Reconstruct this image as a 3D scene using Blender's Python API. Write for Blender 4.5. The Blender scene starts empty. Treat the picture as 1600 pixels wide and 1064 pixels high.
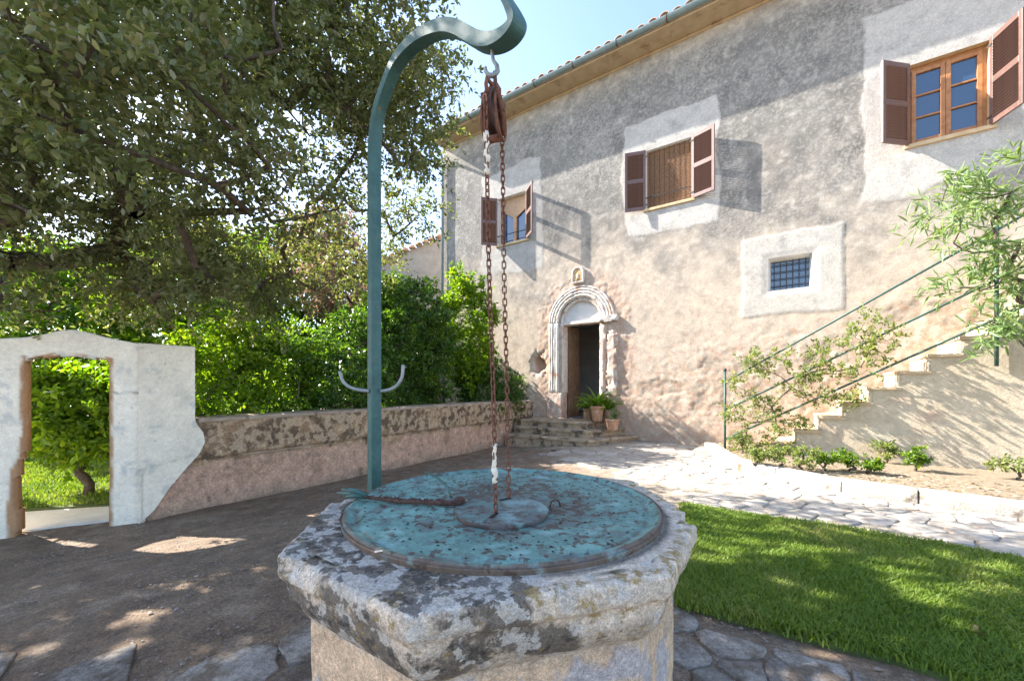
import bpy, math, random
import numpy as np
from mathutils import Vector, Matrix

# ------------------------------------------------------------------ camera, sky, sun, exposure
random.seed(5)
R = np.random.RandomState(7)
F, HY, CX, CH = 620., 603., 800., 1.2      # focal length and horizon in photo pixels, eye height in metres
K = CH / 1.1
sc = bpy.context.scene
col = sc.collection
cam = bpy.data.cameras.new('camera'); camo = bpy.data.objects.new('camera', cam); col.objects.link(camo)
camo.location = (0, 0, CH); camo.rotation_euler = (math.pi/2, 0, 0)
cam.sensor_width = 36; cam.lens = F/1600*36; cam.shift_y = (HY-532)/1600
cam.clip_start = .05; cam.clip_end = 600
sc.camera = camo
SUN = Vector((-5.203, 1.94, 4.1)).normalized()     # raking along the house front from the left
el = math.asin(SUN.z)
world = bpy.data.worlds.new('World'); sc.world = world; world.use_nodes = True
nt = world.node_tree
sky = nt.nodes.new('ShaderNodeTexSky'); sky.sky_type = 'NISHITA'; sky.sun_disc = False
sky.sun_elevation = el; sky.sun_rotation = math.atan2(SUN.x, SUN.y)
sky.air_density = .9; sky.dust_density = .9; sky.ozone_density = .5
nt.nodes['Background'].inputs[1].default_value = .14
nt.links.new(sky.outputs[0], nt.nodes['Background'].inputs[0])
sl = bpy.data.lights.new('sun', 'SUN'); sl.energy = 5.0; sl.angle = math.radians(.5); sl.color = (1, .94, .85)
so = bpy.data.objects.new('sun', sl); col.objects.link(so); so.location = SUN*30
so.rotation_euler = SUN.to_track_quat('Z', 'Y').to_euler()
vs = sc.view_settings; vs.view_transform = 'Standard'; vs.look = 'None'; vs.gamma = 1; vs.exposure = 2.0
vs.use_curve_mapping = False

# ------------------------------------------------------------------ frame of the place
P0 = np.array([200/F*(CH*F/85), CH*F/85])          # foot of the facade right of the steps
U = np.array([.829, -.559]); N = np.array([-.559, -.829])
RZ = math.atan2(U[1], U[0])
def fr(a, o, z): p = P0+U*a+N*o; return (p[0], p[1], z)
def inv(x, y): d = np.array([x, y])-P0; return d@U, d@N
def ground(px, py, z=0.): Y = (CH-z)*F/(py-HY); return ((px-CX)/F*Y, Y, z)
def at(px, py, Y): return ((px-CX)/F*Y, Y, CH-(py-HY)/F*Y)
def fac(px, py, off=0.):
    k = (px-CX)/F; P = P0+N*off
    t = (k*P[1]-P[0])/(U[0]-k*U[1]); Y = P[1]+t*U[1]
    return float(t), float(CH-(py-HY)/F*Y)
def sstep(e0, e1, x): t = np.clip((x-e0)/(e1-e0), 0, 1); return t*t*(3-2*t)
AW = -2.57*K                                         # the low wall's place along the facade
def gz(x, y):
    a = (np.asarray(x)-P0[0])*U[0]+(np.asarray(y)-P0[1])*U[1]
    return -.175*(1-sstep(AW+.1, AW+2.6, a))

# ------------------------------------------------------------------ noise
def hsh(ix, iy, iz, s):
    h = (ix*374761393+iy*668265263+iz*2147483647+s*1274126177) & 0xFFFFFFFF
    h = ((h ^ (h >> 13))*1274126177) & 0xFFFFFFFF
    return ((h ^ (h >> 16)) & 0xFFFF)/65535.
def vn(x, y, z=None, s=0):
    x = np.asarray(x, float); y = np.asarray(y, float); z = np.zeros_like(x) if z is None else np.asarray(z, float)
    i, j, k = [np.floor(v).astype(np.int64) for v in (x, y, z)]
    f, g, h = x-i, y-j, z-k
    f, g, h = [v*v*(3-2*v) for v in (f, g, h)]
    r = 0
    for a in (0, 1):
        for b in (0, 1):
            for c in (0, 1):
                r = r+hsh(i+a, j+b, k+c, s)*(f if a else 1-f)*(g if b else 1-g)*(h if c else 1-h)
    return r
def fbm(x, y, z=None, sc_=1., o=4, s=0):
    t = 0; A = .5; n = 0
    for q in range(o):
        t = t+A*vn(np.asarray(x)*sc_, np.asarray(y)*sc_, None if z is None else np.asarray(z)*sc_, s+q*17); n += A; A *= .5; sc_ *= 2.03
    return t/n

# ------------------------------------------------------------------ objects
def tag(o, label=None, cat=None, group=None, kind=None):
    if label: o['label'] = label
    if cat: o['category'] = cat
    if group: o['group'] = group
    if kind: o['kind'] = kind
    return o
def link(o, parent=None):
    col.objects.link(o)
    if parent is not None: o.parent = parent
    return o
def empty(name, loc=(0, 0, 0), rz=0.):
    o = bpy.data.objects.new(name, None); o.empty_display_size = .1
    o.location = loc; o.rotation_euler = (0, 0, rz); return link(o)
def mesh_np(name, V, Fs, mat, parent=None, smooth=False, colr=None, rnd=None, msk=None):
    V = np.asarray(V, np.float32); Fs = np.asarray(Fs, np.int32); k = Fs.shape[1]
    me = bpy.data.meshes.new(name); me.vertices.add(len(V)); me.vertices.foreach_set('co', V.ravel())
    me.loops.add(Fs.size); me.loops.foreach_set('vertex_index', Fs.ravel())
    me.polygons.add(len(Fs)); me.polygons.foreach_set('loop_start', np.arange(0, Fs.size, k, dtype=np.int32))
    me.polygons.foreach_set('loop_total', np.full(len(Fs), k, np.int32))
    if smooth: me.polygons.foreach_set('use_smooth', np.ones(len(Fs), bool))
    me.update(calc_edges=True)
    if colr is not None:
        c = np.ones((len(V), 4), np.float32); c[:, :3] = colr
        at_ = me.attributes.new('Col', 'FLOAT_COLOR', 'POINT'); at_.data.foreach_set('color', c.ravel())
    if msk is not None:
        c = np.ones((len(V), 4), np.float32); c[:, :3] = msk
        at_ = me.attributes.new('Msk', 'FLOAT_COLOR', 'POINT'); at_.data.foreach_set('color', c.ravel())
    if rnd is not None:
        at_ = me.attributes.new('rnd', 'FLOAT', 'POINT'); at_.data.foreach_set('value', np.asarray(rnd, np.float32))
    me.materials.append(M[mat] if isinstance(mat, str) else mat)
    return link(bpy.data.objects.new(name, me), parent)
class MB:
    def __init__(s): s.v = []; s.f = []
    def add(s, V, Fs): b = len(s.v); s.v += [tuple(p) for p in V]; s.f += [tuple(i+b for i in f) for f in Fs]; return s
    def box(s, x0, x1, y0, y1, z0, z1, T=None):
        V = [Vector((x, y, z)) for z in (z0, z1) for y in (y0, y1) for x in (x0, x1)]
        if T is not None: V = [T @ p for p in V]
        return s.add(V, [(0, 2, 3, 1), (4, 5, 7, 6), (0, 1, 5, 4), (1, 3, 7, 5), (3, 2, 6, 7), (2, 0, 4, 6)])
    def prism(s, poly, z0, z1, axis='z', T=None):
        n = len(poly)
        if axis == 'z': V = [Vector((p[0], p[1], z)) for z in (z0, z1) for p in poly]
        elif axis == 'y': V = [Vector((p[0], z, p[1])) for z in (z0, z1) for p in poly]
        else: V = [Vector((z, p[0], p[1])) for z in (z0, z1) for p in poly]
        if T is not None: V = [T @ p for p in V]
        return s.add(V, [tuple(range(n))[::-1], tuple(range(n, 2*n))]+[(i, (i+1) % n, n+(i+1) % n, n+i) for i in range(n)])
    def tube(s, pts, rad, seg=8, cap=True, closed=False, flat=None):
        pts = [Vector(p) for p in pts]; n = len(pts)
        rad = [rad]*n if not hasattr(rad, '__len__') else rad
        b = len(s.v); up = Vector((0, 0, 1)); prev = None
        for i, p in enumerate(pts):
            if closed: d = pts[(i+1) % n]-pts[i-1]
            else: d = pts[min(i+1, n-1)]-pts[max(i-1, 0)]
            d.normalize()
            if prev is None: x = d.cross(up) if abs(d.z) < .95 else d.cross(Vector((1, 0, 0)))
            else: x = prev-d*prev.dot(d)
            x.normalize(); prev = x; y = d.cross(x)
            for k in range(seg):
                t = 2*math.pi*k/seg
                s.v.append(tuple(p+(x*math.cos(t)+y*math.sin(t))*rad[i]))
        for i in range(n if closed else n-1):
            for k in range(seg):
                j = (i+1) % n
                s.f.append((b+i*seg+k, b+i*seg+(k+1) % seg, b+j*seg+(k+1) % seg, b+j*seg+k))
        if cap and not closed:
            s.f.append(tuple(b+k for k in range(seg))[::-1]); s.f.append(tuple(b+(n-1)*seg+k for k in range(seg)))
        return s
    def lathe(s, prof, seg=24, c=(0, 0, 0), T=None):
        b = len(s.v); n = len(prof)
        for r, z in prof:
            for k in range(seg):
                t = 2*math.pi*k/seg; p = Vector((c[0]+r*math.cos(t), c[1]+r*math.sin(t), c[2]+z))
                s.v.append(tuple(T @ p if T is not None else p))
        for i in range(n-1):
            for k in range(seg): s.f.append((b+i*seg+k, b+i*seg+(k+1) % seg, b+(i+1)*seg+(k+1) % seg, b+(i+1)*seg+k))
        return s
    def build(s, name, mat, parent=None, smooth=False, bevel=0., colr=None):
        me = bpy.data.meshes.new(name); me.from_pydata(s.v, [], s.f); me.update()
        if smooth: me.polygons.foreach_set('use_smooth', np.ones(len(me.polygons), bool))
        me.materials.append(M[mat] if isinstance(mat, str) else mat)
        o = link(bpy.data.objects.new(name, me), parent)
        if bevel:
            m = o.modifiers.new('bevel', 'BEVEL'); m.width = bevel; m.segments = 2; m.limit_method = 'ANGLE'
        return o
def inst(src, name, parent, loc=(0, 0, 0), rot=(0, 0, 0), scale=(1, 1, 1)):
    o = bpy.data.objects.new(name, src.data if hasattr(src, 'data') else src); o.location = loc; o.rotation_euler = rot; o.scale = scale
    return link(o, parent)

# ------------------------------------------------------------------ materials
M = {}
def mk(name, c1, c2=None, scale=8., rough=.8, bump=.3, bscale=None, metal=0., attr=None, c3=None, s3=2., t3=(.55, .7), dist=.01, spec=.4, detail=6., orand=0., fine=None, layers=()):
    """two-tone noise colour (or a painted attribute times noise), a third colour in patches, bump"""
    m = bpy.data.materials.new(name); m.use_nodes = True; n = m.node_tree; b = n.nodes['Principled BSDF']; L = n.links.new
    tc = n.nodes.new('ShaderNodeTexCoord')
    def noise(s, d=detail, r=.6):
        q = n.nodes.new('ShaderNodeTexNoise'); q.inputs['Scale'].default_value = s; q.inputs['Detail'].default_value = d; q.inputs['Roughness'].default_value = r
        L(tc.outputs['Object'], q.inputs['Vector']); return q.outputs['Fac']
    def ramp(src, a, b_):
        q = n.nodes.new('ShaderNodeMapRange'); q.inputs[1].default_value = a; q.inputs[2].default_value = b_; L(src, q.inputs[0]); return q.outputs[0]
    def mix(fac, A, B, mode='MIX'):
        q = n.nodes.new('ShaderNodeMix'); q.data_type = 'RGBA'; q.blend_type = mode
        if isinstance(fac, float): q.inputs[0].default_value = fac
        else: L(fac, q.inputs[0])
        for v, i in ((A, 6), (B, 7)):
            if isinstance(v, tuple): q.inputs[i].default_value = (*v, 1)
            else: L(v, q.inputs[i])
        return q.outputs[2]
    if attr == 'Col':
        q = n.nodes.new('ShaderNodeAttribute'); q.attribute_name = 'Col'
        c = mix(ramp(noise(scale), .3, .7), mix(1., q.outputs['Color'], c1, 'MULTIPLY'), mix(1., q.outputs['Color'], c2, 'MULTIPLY'))
    else:
        c = mix(ramp(noise(scale), .35, .65), c1, c2 or c1)
    if c3: c = mix(ramp(noise(s3), *t3), c, c3)
    if layers:
        ms = n.nodes.new('ShaderNodeAttribute'); ms.attribute_name = 'Msk'; sep = n.nodes.new('ShaderNodeSeparateColor'); L(ms.outputs['Color'], sep.inputs[0])
    for colr_, sc_, ch, lo, hi, amt in layers:          # crusts and stains: noise raised by a painted mask, crisp edges
        ad = n.nodes.new('ShaderNodeMath'); ad.operation = 'ADD'; L(noise(sc_, 7., .6), ad.inputs[0]); L(sep.outputs[ch], ad.inputs[1])
        mu = n.nodes.new('ShaderNodeMath'); mu.operation = 'MULTIPLY'; L(ramp(ad.outputs[0], lo+1, hi+1), mu.inputs[0]); mu.inputs[1].default_value = amt
        c = mix(mu.outputs[0], c, colr_)
    if fine:
        for fs, fa in fine:
            mr = n.nodes.new('ShaderNodeMapRange'); mr.inputs[1].default_value = .32; mr.inputs[2].default_value = .68; mr.inputs[3].default_value = 1-fa; mr.inputs[4].default_value = 1+fa*.8
            L(noise(fs, 5., .7), mr.inputs[0]); cb_ = n.nodes.new('ShaderNodeCombineColor')
            for k_ in range(3): L(mr.outputs[0], cb_.inputs[k_])
            c = mix(1., c, cb_.outputs[0], 'MULTIPLY')
    if orand:
        oi = n.nodes.new('ShaderNodeObjectInfo'); mr = n.nodes.new('ShaderNodeMapRange'); mr.inputs[3].default_value = 1-orand; mr.inputs[4].default_value = 1+orand*.7
        L(oi.outputs['Random'], mr.inputs[0]); cb_ = n.nodes.new('ShaderNodeCombineColor')
        for k_ in range(3): L(mr.outputs[0], cb_.inputs[k_])
        c = mix(1., c, cb_.outputs[0], 'MULTIPLY')
    L(c, b.inputs['Base Color']); b.inputs['Roughness'].default_value = rough; b.inputs['Metallic'].default_value = metal
    b.inputs['Specular IOR Level'].default_value = spec
    if bump:
        q = n.nodes.new('ShaderNodeBump'); q.inputs['Strength'].default_value = bump; q.inputs['Distance'].default_value = dist
        L(noise(bscale or scale*3, 8., .65), q.inputs['Height']); L(q.outputs[0], b.inputs['Normal'])
    M[name] = m; return m
def leafmat(name, cols, trans=.45, rough=.45, tcol=None, spec=.4):
    m = bpy.data.materials.new(name); m.use_nodes = True; n = m.node_tree; b = n.nodes['Principled BSDF']; L = n.links.new
    q = n.nodes.new('ShaderNodeAttribute'); q.attribute_name = 'rnd'
    r = n.nodes.new('ShaderNodeValToRGB'); L(q.outputs['Fac'], r.inputs[0])
    e = r.color_ramp.elements
    while len(e) < len(cols): e.new(.5)
    for i, c in enumerate(cols): e[i].position = i/(len(cols)-1); e[i].color = (*c, 1)
    L(r.outputs[0], b.inputs['Base Color']); b.inputs['Roughness'].default_value = rough; b.inputs['Specular IOR Level'].default_value = spec
    t = n.nodes.new('ShaderNodeBsdfTranslucent')
    g = n.nodes.new('ShaderNodeMix'); g.data_type = 'RGBA'; g.blend_type = 'MULTIPLY'; g.inputs[0].default_value = 1
    L(r.outputs[0], g.inputs[6]); g.inputs[7].default_value = (*(tcol or (1.9, 2.0, .7)), 1); L(g.outputs[2], t.inputs[0])
    x = n.nodes.new('ShaderNodeMixShader'); x.inputs[0].default_value = trans
    L(b.outputs[0], x.inputs[1]); L(t.outputs[0], x.inputs[2]); L(x.outputs[0], n.nodes['Material Output'].inputs[0])
    M[name] = m
def glassmat(name, sky_tint, rough=.03):
    m = bpy.data.materials.new(name); m.use_nodes = True; b = m.node_tree.nodes['Principled BSDF']
    b.inputs['Base Color'].default_value = (*sky_tint, 1); b.inputs['Roughness'].default_value = rough; b.inputs['Specular IOR Level'].default_value = 1.
    b.inputs['IOR'].default_value = 1.6
    M[name] = m
mk('ground', (.72, .72, .72), (1.25, 1.22, 1.18), 9, .95, .9, 60, attr='Col', dist=.012, fine=[(45, .4), (160, .45)])
mk('plaster', (.86, .86, .86), (1.12, 1.11, 1.1), 6, .95, .9, 55, attr='Col', dist=.006, fine=[(22, .14), (60, .2)], layers=[((.12, .116, .112), 3.2, 0, .46, .68, .48), ((.5, .46, .41), 19, 1, .58, .68, .3), ((.42, .27, .19), 7, 2, .52, .6, .6)])
mk('lowwall', (.72, .72, .72), (1.25, 1.22, 1.17), 12, .95, .9, 50, attr='Col', dist=.01, fine=[(40, .35), (120, .35)], layers=[((.2, .12, .07), 2.6, 0, .45, .62, .55), ((.07, .048, .034), 6, 0, .5, .6, .7), ((.55, .4, .26), 9, 1, .57, .63, .7)])
mk('whitewash', (.86, .86, .86), (1.06, 1.06, 1.05), 5, .9, .5, 40, attr='Col', dist=.005, fine=[(30, .12), (110, .14)], layers=[((.36, .35, .33), 16, 0, .68, .71, .7), ((.5, .45, .38), 3, 0, .56, .7, .5)])
mk('wellstone', (.75, .75, .75), (1.22, 1.2, 1.18), 24, .95, 1., 130, attr='Col', dist=.005, fine=[(90, .35), (260, .4)],
   layers=[((.095, .08, .066), 7, 0, .47, .53, .85), ((.28, .19, .055), 34, 2, .5, .58, .8), ((.5, .475, .44), 17, 1, .54, .56, .72), ((.03, .027, .025), 26, 0, .6, .63, .7)])
mk('covermetal', (.72, .72, .72), (1.2, 1.2, 1.2), 22, .62, .4, 80, attr='Col', dist=.002, spec=.4, fine=[(120, .2)],
   layers=[((.1, .1, .1), 12, 0, .53, .6, .6), ((.065, .035, .026), 34, 0, .56, .6, .8), ((.25, .42, .41), 9, 1, .55, .66, .6)])
mk('rust', (.09, .035, .022), (.2, .085, .05), 60, .85, .6, 160, dist=.002)
mk('rustdark', (.04, .02, .016), (.1, .05, .035), 60, .85, .6, 160, dist=.002)
mk('greenpaint', (.032, .088, .084), (.05, .12, .11), 14, .55, .3, 70, c3=(.15, .09, .05), s3=30, t3=(.64, .68), dist=.002, spec=.35, fine=[(60, .18)])
mk('railpaint', (.03, .075, .062), (.05, .1, .085), 20, .5, .2, 60, c3=(.12, .08, .05), s3=30, t3=(.68, .75), dist=.002)
mk('steel', (.2, .22, .22), (.3, .31, .3), 30, .55, .2, 90, dist=.002, metal=.3)
mk('hole', (.012, .009, .008), (.02, .015, .012), 30, .9, 0)
mk('gutter', (.17, .24, .26), (.24, .31, .32), 6, .5, .1, 30, c3=(.2, .17, .14), s3=3, t3=(.62, .75))
mk('ochre', (.44, .33, .21), (.52, .41, .28), 5, .9, .3, 30, c3=(.3, .2, .12), s3=3)
mk('tile', (.38, .2, .12), (.5, .34, .24), 10, .9, .4, 40, c3=(.3, .28, .25), s3=6)
mk('shutter', (.125, .07, .057), (.16, .092, .077), 12, .38, .1, 60, dist=.002, spec=.5)
mk('wood', (.34, .14, .05), (.46, .22, .09), 14, .5, .2, 60, dist=.003)
mk('woodpale', (.42, .25, .14), (.5, .32, .19), 14, .55, .2, 60, dist=.003)
mk('doorwood', (.12, .075, .045), (.2, .13, .08), 10, .6, .3, 60, dist=.004)
mk('bamboo', (.23, .125, .07), (.36, .22, .13), 40, .6, .2, 80, dist=.002)
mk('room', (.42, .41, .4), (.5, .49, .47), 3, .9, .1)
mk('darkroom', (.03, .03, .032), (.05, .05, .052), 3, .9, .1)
mk('floortile', (.16, .16, .17), (.22, .22, .23), 6, .4, .1)
mk('curtain', (.45, .5, .56), (.6, .64, .68), 10, .9, .2, 20)
mk('sillstone', (.5, .36, .2), (.6, .46, .3), 10, .85, .3, 40)
mk('iron', (.03, .03, .035), (.06, .055, .05), 30, .7, .3, 90, dist=.002)
mk('carved', (.52, .46, .4), (.68, .63, .57), 14, .9, .7, 50, c3=(.46, .29, .21), s3=5, t3=(.55, .66))
mk('pinkstone', (.44, .29, .22), (.58, .44, .36), 9, .95, .8, 40, c3=(.62, .57, .5), s3=7, t3=(.52, .6), dist=.02)
mk('tympanum', (.58, .57, .56), (.68, .66, .63), 6, .9, .2)
mk('stepstone', (.33, .235, .155), (.46, .35, .24), 8, .9, .5, 40, c3=(.11, .085, .062), s3=5, t3=(.5, .62), fine=[(50, .3)])
mk('landing', (.3, .28, .26), (.4, .37, .34), 8, .8, .4, 40)
mk('tread', (.42, .31, .195), (.52, .41, .28), 8, .85, .4, 40)
mk('riser', (.44, .375, .295), (.55, .48, .385), 8, .9, .3, 40)
mk('stairwall', (.42, .35, .25), (.52, .44, .33), 3, .95, .6, 40, c3=(.46, .33, .24), s3=1.6, t3=(.56, .7), fine=[(14, .16), (60, .18)])
mk('kerb', (.38, .335, .28), (.52, .465, .4), 10, .95, .8, 45, c3=(.2, .165, .13), s3=7, t3=(.56, .68), dist=.015, fine=[(50, .3)])
mk('flag', (.2, .172, .145), (.34, .305, .27), 11, .92, .8, 45, c3=(.15, .115, .085), s3=5, t3=(.47, .56), dist=.012, orand=.3, fine=[(60, .35), (180, .35)])
mk('flagpath', (.33, .29, .245), (.45, .405, .35), 9, .92, .6, 45, c3=(.27, .205, .15), s3=4, t3=(.55, .68), dist=.01, orand=.14, fine=[(40, .2)])
mk('soil', (.2, .15, .1), (.34, .27, .19), 25, .95, .9, 70, dist=.03)
mk('bark', (.07, .05, .038), (.15, .115, .09), 22, .95, 1., 50, dist=.02)
mk('terracotta', (.44, .22, .12), (.55, .33, .21), 12, .85, .3, 60, c3=(.6, .5, .42), s3=9, t3=(.58, .68))
mk('oldpot', (.25, .17, .11), (.36, .25, .17), 12, .85, .3, 60)
mk('rope', (.6, .53, .42), (.74, .68, .58), 60, .95, .6, 200, dist=.003)
mk('deadleaf', (.34, .17, .07), (.46, .26, .12), 40, .7, .2)
mk('icon', (.55, .3, .1), (.62, .45, .25), 30, .4, .1, c3=(.3, .14, .08), s3=22, t3=(.52, .58))
mk('farwall', (.3, .28, .265), (.4, .37, .35), 3, .95, .3, 20)  # grey darkened so the base colour carries the shade on this wall
mk('gardenwall', (.3, .22, .16), (.42, .33, .25), 5, .95, .5, 30)
mk('whitepath', (.6, .57, .52), (.7, .67, .62), 6, .9, .4, 40)
glassmat('glass', (.02, .055, .12))  # deep blue of the reflected sky put into the panes' base colour
leafmat('oakleaf', [(.07, .09, .036), (.125, .148, .06), (.175, .19, .088), (.28, .25, .15)], .38, .42, (1.5, 1.6, .6), .5)
leafmat('hedgeleaf', [(.04, .09, .014), (.08, .16, .02), (.14, .23, .03), (.22, .26, .035)], .5, .35, (2.0, 2.0, .5), .5)
leafmat('hedgedark', [(.025, .06, .014), (.05, .11, .022), (.085, .16, .03), (.13, .2, .04)], .4, .3, (2.0, 2.1, .5), .5)
leafmat('citrusleaf', [(.07, .15, .016), (.13, .24, .022), (.22, .31, .03)], .55, .35, (1.8, 1.7, .4))
leafmat('pinkleaf', [(.22, .16, .12), (.3, .23, .18), (.2, .18, .1)], .4, .7, (1.5, 1.2, 1.))
leafmat('oleanderleaf', [(.09, .16, .05), (.16, .24, .09), (.26, .33, .16)], .35, .4, (1.6, 1.6, .7))
leafmat('climberleaf', [(.1, .16, .05), (.19, .24, .075), (.3, .3, .11)], .4, .5, (1.6, 1.6, .6))
leafmat('strapleaf', [(.06, .14, .015), (.12, .22, .025), (.2, .28, .04)], .45, .35, (1.7, 1.7, .4))
leafmat('aloeleaf', [(.06, .1, .04), (.1, .15, .06)], .15, .45)
leafmat('grassblade', [(.075, .145, .02), (.13, .21, .03), (.2, .265, .05), (.36, .33, .15)], .4, .5, (1.6, 1.6, .5), .25)
leafmat('litter', [(.3, .2, .1), (.45, .33, .2), (.55, .47, .36)], .2, .8, (1, 1, 1))
mk('lawnsoil', (.05, .075, .02), (.09, .12, .035), 20, .95, .6, 60)

# ------------------------------------------------------------------ ground sheet
def lines(lo, hi, a, b, fine, ncoarse=14):
    g = np.geomspace(1, 1+abs(lo-a), ncoarse)-1
    h = np.geomspace(1, 1+abs(hi-b), ncoarse)-1
    return np.unique(np.concatenate([a-g, np.arange(a, b, fine), b+h]))
def grid_faces(nx, ny, keep=None):
    i, j = np.meshgrid(np.arange(nx-1), np.arange(ny-1), indexing='ij')
    q = np.stack([i*ny+j, (i+1)*ny+j, (i+1)*ny+j+1, i*ny+j+1], -1).reshape(-1, 4)
    return q if keep is None else q[keep.ravel()]
xs = lines(-300, 300, -6.5, 9, .05); ys = lines(-200, 400, -1, 10.5, .05)
X, Y = np.meshgrid(xs, ys, indexing='ij')
A_, B_ = np.array(ground(850, 697)[:2]), np.array(ground(1060, 800)[:2]); dAB = (B_-A_)/np.linalg.norm(B_-A_)
def pathmask(x, y):                       # 1 on the pale stone path, 0 on the brown earth of the yard
    d = (x-A_[0])*(-dAB[1])+(y-A_[1])*dAB[0]
    return sstep(-.55, .55, d+1.2*(fbm(x, y, None, 1.3, 3, 3)-.5))
near = (np.hypot(X, Y-4) < 12)
Z = gz(X, Y)+np.where(near, (fbm(X, Y, None, 1.1, 4, 1)-.5)*.03+(fbm(X, Y, None, 9, 3, 2)-.5)*.014, 0)
pm = pathmask(X, Y); n1 = fbm(X, Y, None, 2.2, 4, 9)[..., None]; n2 = fbm(X, Y, None, 12, 3, 11)[..., None]
earth = np.array([.16, .108, .072])*(1-n1)*1.0+np.array([.25, .185, .13])*n1
earth = earth*(.7+.6*n2)
stone = np.array([.36, .31, .25])*(.75+.5*n1)
C = earth*(1-pm[..., None])+stone*pm[..., None]
# worn earth: paler trodden stone showing through
peb = sstep(.62, .75, fbm(X, Y, None, 7, 2, 21))[..., None]*.6
C = C*(1-peb)+np.array([.3, .24, .18])*peb
tag(mesh_np('ground', np.stack([X, Y, Z], -1).reshape(-1, 3), grid_faces(len(xs), len(ys)), 'ground', None, True, C.reshape(-1, 3)), 'brown trodden earth and stone yard in front of the house', kind='structure')
groundo = bpy.data.objects['ground']

# ------------------------------------------------------------------ lawn outline
lawn_up = [ground(*p)[:2] for p in [(1068, 790), (1120, 800), (1200, 813), (1330, 832), (1450, 852), (1600, 880), (1800, 925), (2300, 1040)]]
lawn_lo = [ground(*p)[:2] for p in [(2300, 1340), (1700, 1135), (1480, 1064), (1400, 1036), (1250, 1000), (1150, 975), (1060, 950)]]
lawn = np.array(lawn_up+lawn_lo+[(.95, 2.5)])
def inside(poly, x, y):
    r = np.zeros(np.shape(x), bool); n = len(poly)
    for i in range(n):
        x1, y1 = poly[i]; x2, y2 = poly[(i+1) % n]
        c = ((y1 > y) != (y2 > y)) & (x < (x2-x1)*(y-y1)/(y2-y1+1e-12)+x1)
        r ^= c
    return r

# ------------------------------------------------------------------ flagstones, Voronoi cells with recessed joints
WC = np.array([-.03, 1.37])                                   # centre of the well
kerb_px = [(1100, 703), (1146, 737), (1225, 752), (1296, 768), (1392, 783), (1488, 796), (1600, 812), (1760, 836), (2000, 880)]
kerbF = [np.array(ground(*p)[:2]) for p in kerb_px]
def clip(poly, p, nrm):
    out = []; n = len(poly)
    for i in range(n):
        a, b = poly[i], poly[(i+1) % n]; da, db = (a-p)@nrm, (b-p)@nrm
        if da <= 0: out.append(a)
        if (da < 0 < db) or (db < 0 < da): out.append(a+(b-a)*da/(da-db))
    return out
def cells(pts, gap):
    res = []
    for i, p in enumerate(pts):
        d = np.linalg.norm(pts-p, axis=1); order = np.argsort(d)[1:16]
        poly = [p+np.array(v) for v in ((-.6, -.6), (.6, -.6), (.6, .6), (-.6, .6))]
        for j in order:
            v = pts[j]-p; L_ = np.linalg.norm(v); poly = clip(poly, p+v*(.5-gap/L_), v/L_)
            if len(poly) < 3: break
        res.append(poly)
    return res
pts = []
for c_ in R.uniform((-4.6, .3), (7.4, 9.2), (9000, 2)):
    md = .13+.2*float(vn(c_[0]*1.3, c_[1]*1.3, s=8))
    if not pts or np.min(np.hypot(*(np.array(pts)-c_).T)) > md: pts.append(tuple(c_))
pts = np.array(pts)
polys = cells(pts, .006)
bedpoly = np.array([k for k in kerbF]+[fr(8.5, .4, 0)[:2], fr(1.9, .4, 0)[:2]])
stones = []
for p, poly in zip(pts, polys):
    if len(poly) < 4: continue
    c = np.mean(poly, 0); a, o = inv(*c)
    if o < .25 or inside(bedpoly, c[0], c[1]) or a < AW+.35: continue
    if any(inside(lawn, q[0], q[1]) for q in poly) or np.linalg.norm(c-WC) < .72: continue
    m = float(pathmask(c[0], c[1]))
    nearw = float(sstep(3.0, 1.5, c[1]+.9*(float(vn(c[0]*1.7, c[1]*1.7, s=4))-.5)*2))
    pr = max(m, nearw*.95 if c[0] > .3 else nearw*.9*(c[1] < 2.0))
    if a < 0 and o < 1.75*1.0 and a > AW: continue
    if R.rand() > pr*1.05: continue
    if c[0]/max(c[1], .1) > 1.6: continue
    stones.append((m, c, poly, pr))
stones.sort(key=lambda s: s[1][1])
def stone_mesh(poly, c, z0, h, dome):
    ring = []
    n = len(poly)
    for i in range(n):
        a, b = poly[i], poly[(i+1) % n]
        ring.append(a*.95+c*.05)
        if np.linalg.norm(b-a) > .06:
            for t_ in ((.5,) if np.linalg.norm(b-a) < .2 else (.3, .7)): ring.append((a*(1-t_)+b*t_)+R.uniform(-.014, .010, 2))
    ring = np.array(ring); k = len(ring)
    V = []; Fc = []
    for s_, z in ((1.0, z0-.03), (.985, z0+h*.6), (.945, z0+h)):
        for q in ring: 
            w = c+(q-c)*s_; V.append((w[0], w[1], z+(R.uniform(-.003, .003) if z > z0 else 0)))
    V.append((c[0], c[1], z0+h+dome))
    for l in range(2):
        for i in range(k): Fc.append((l*k+i, l*k+(i+1) % k, (l+1)*k+(i+1) % k, (l+1)*k+i))
    for i in range(k): Fc.append((2*k+i, 2*k+(i+1) % k, 3*k))
    return V, Fc
rest = MB()
for i, (m, c, poly, pr) in enumerate(stones):
    z0 = float(gz(*c))+.006; h = R.uniform(.001, .006)-(1-pr)*.008+(.002 if m < .5 else 0)
    V, Fc = stone_mesh(poly, c, z0, h, R.uniform(0, .006))
    if i < 300: MB().add(V, Fc).build('flagstone', 'flagpath' if m > .5 else 'flag', groundo, smooth=True)
    else: rest.add(V, Fc)
if rest.v: tag(rest.build('flagstones', 'flagpath', groundo, True), kind='stuff')

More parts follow.
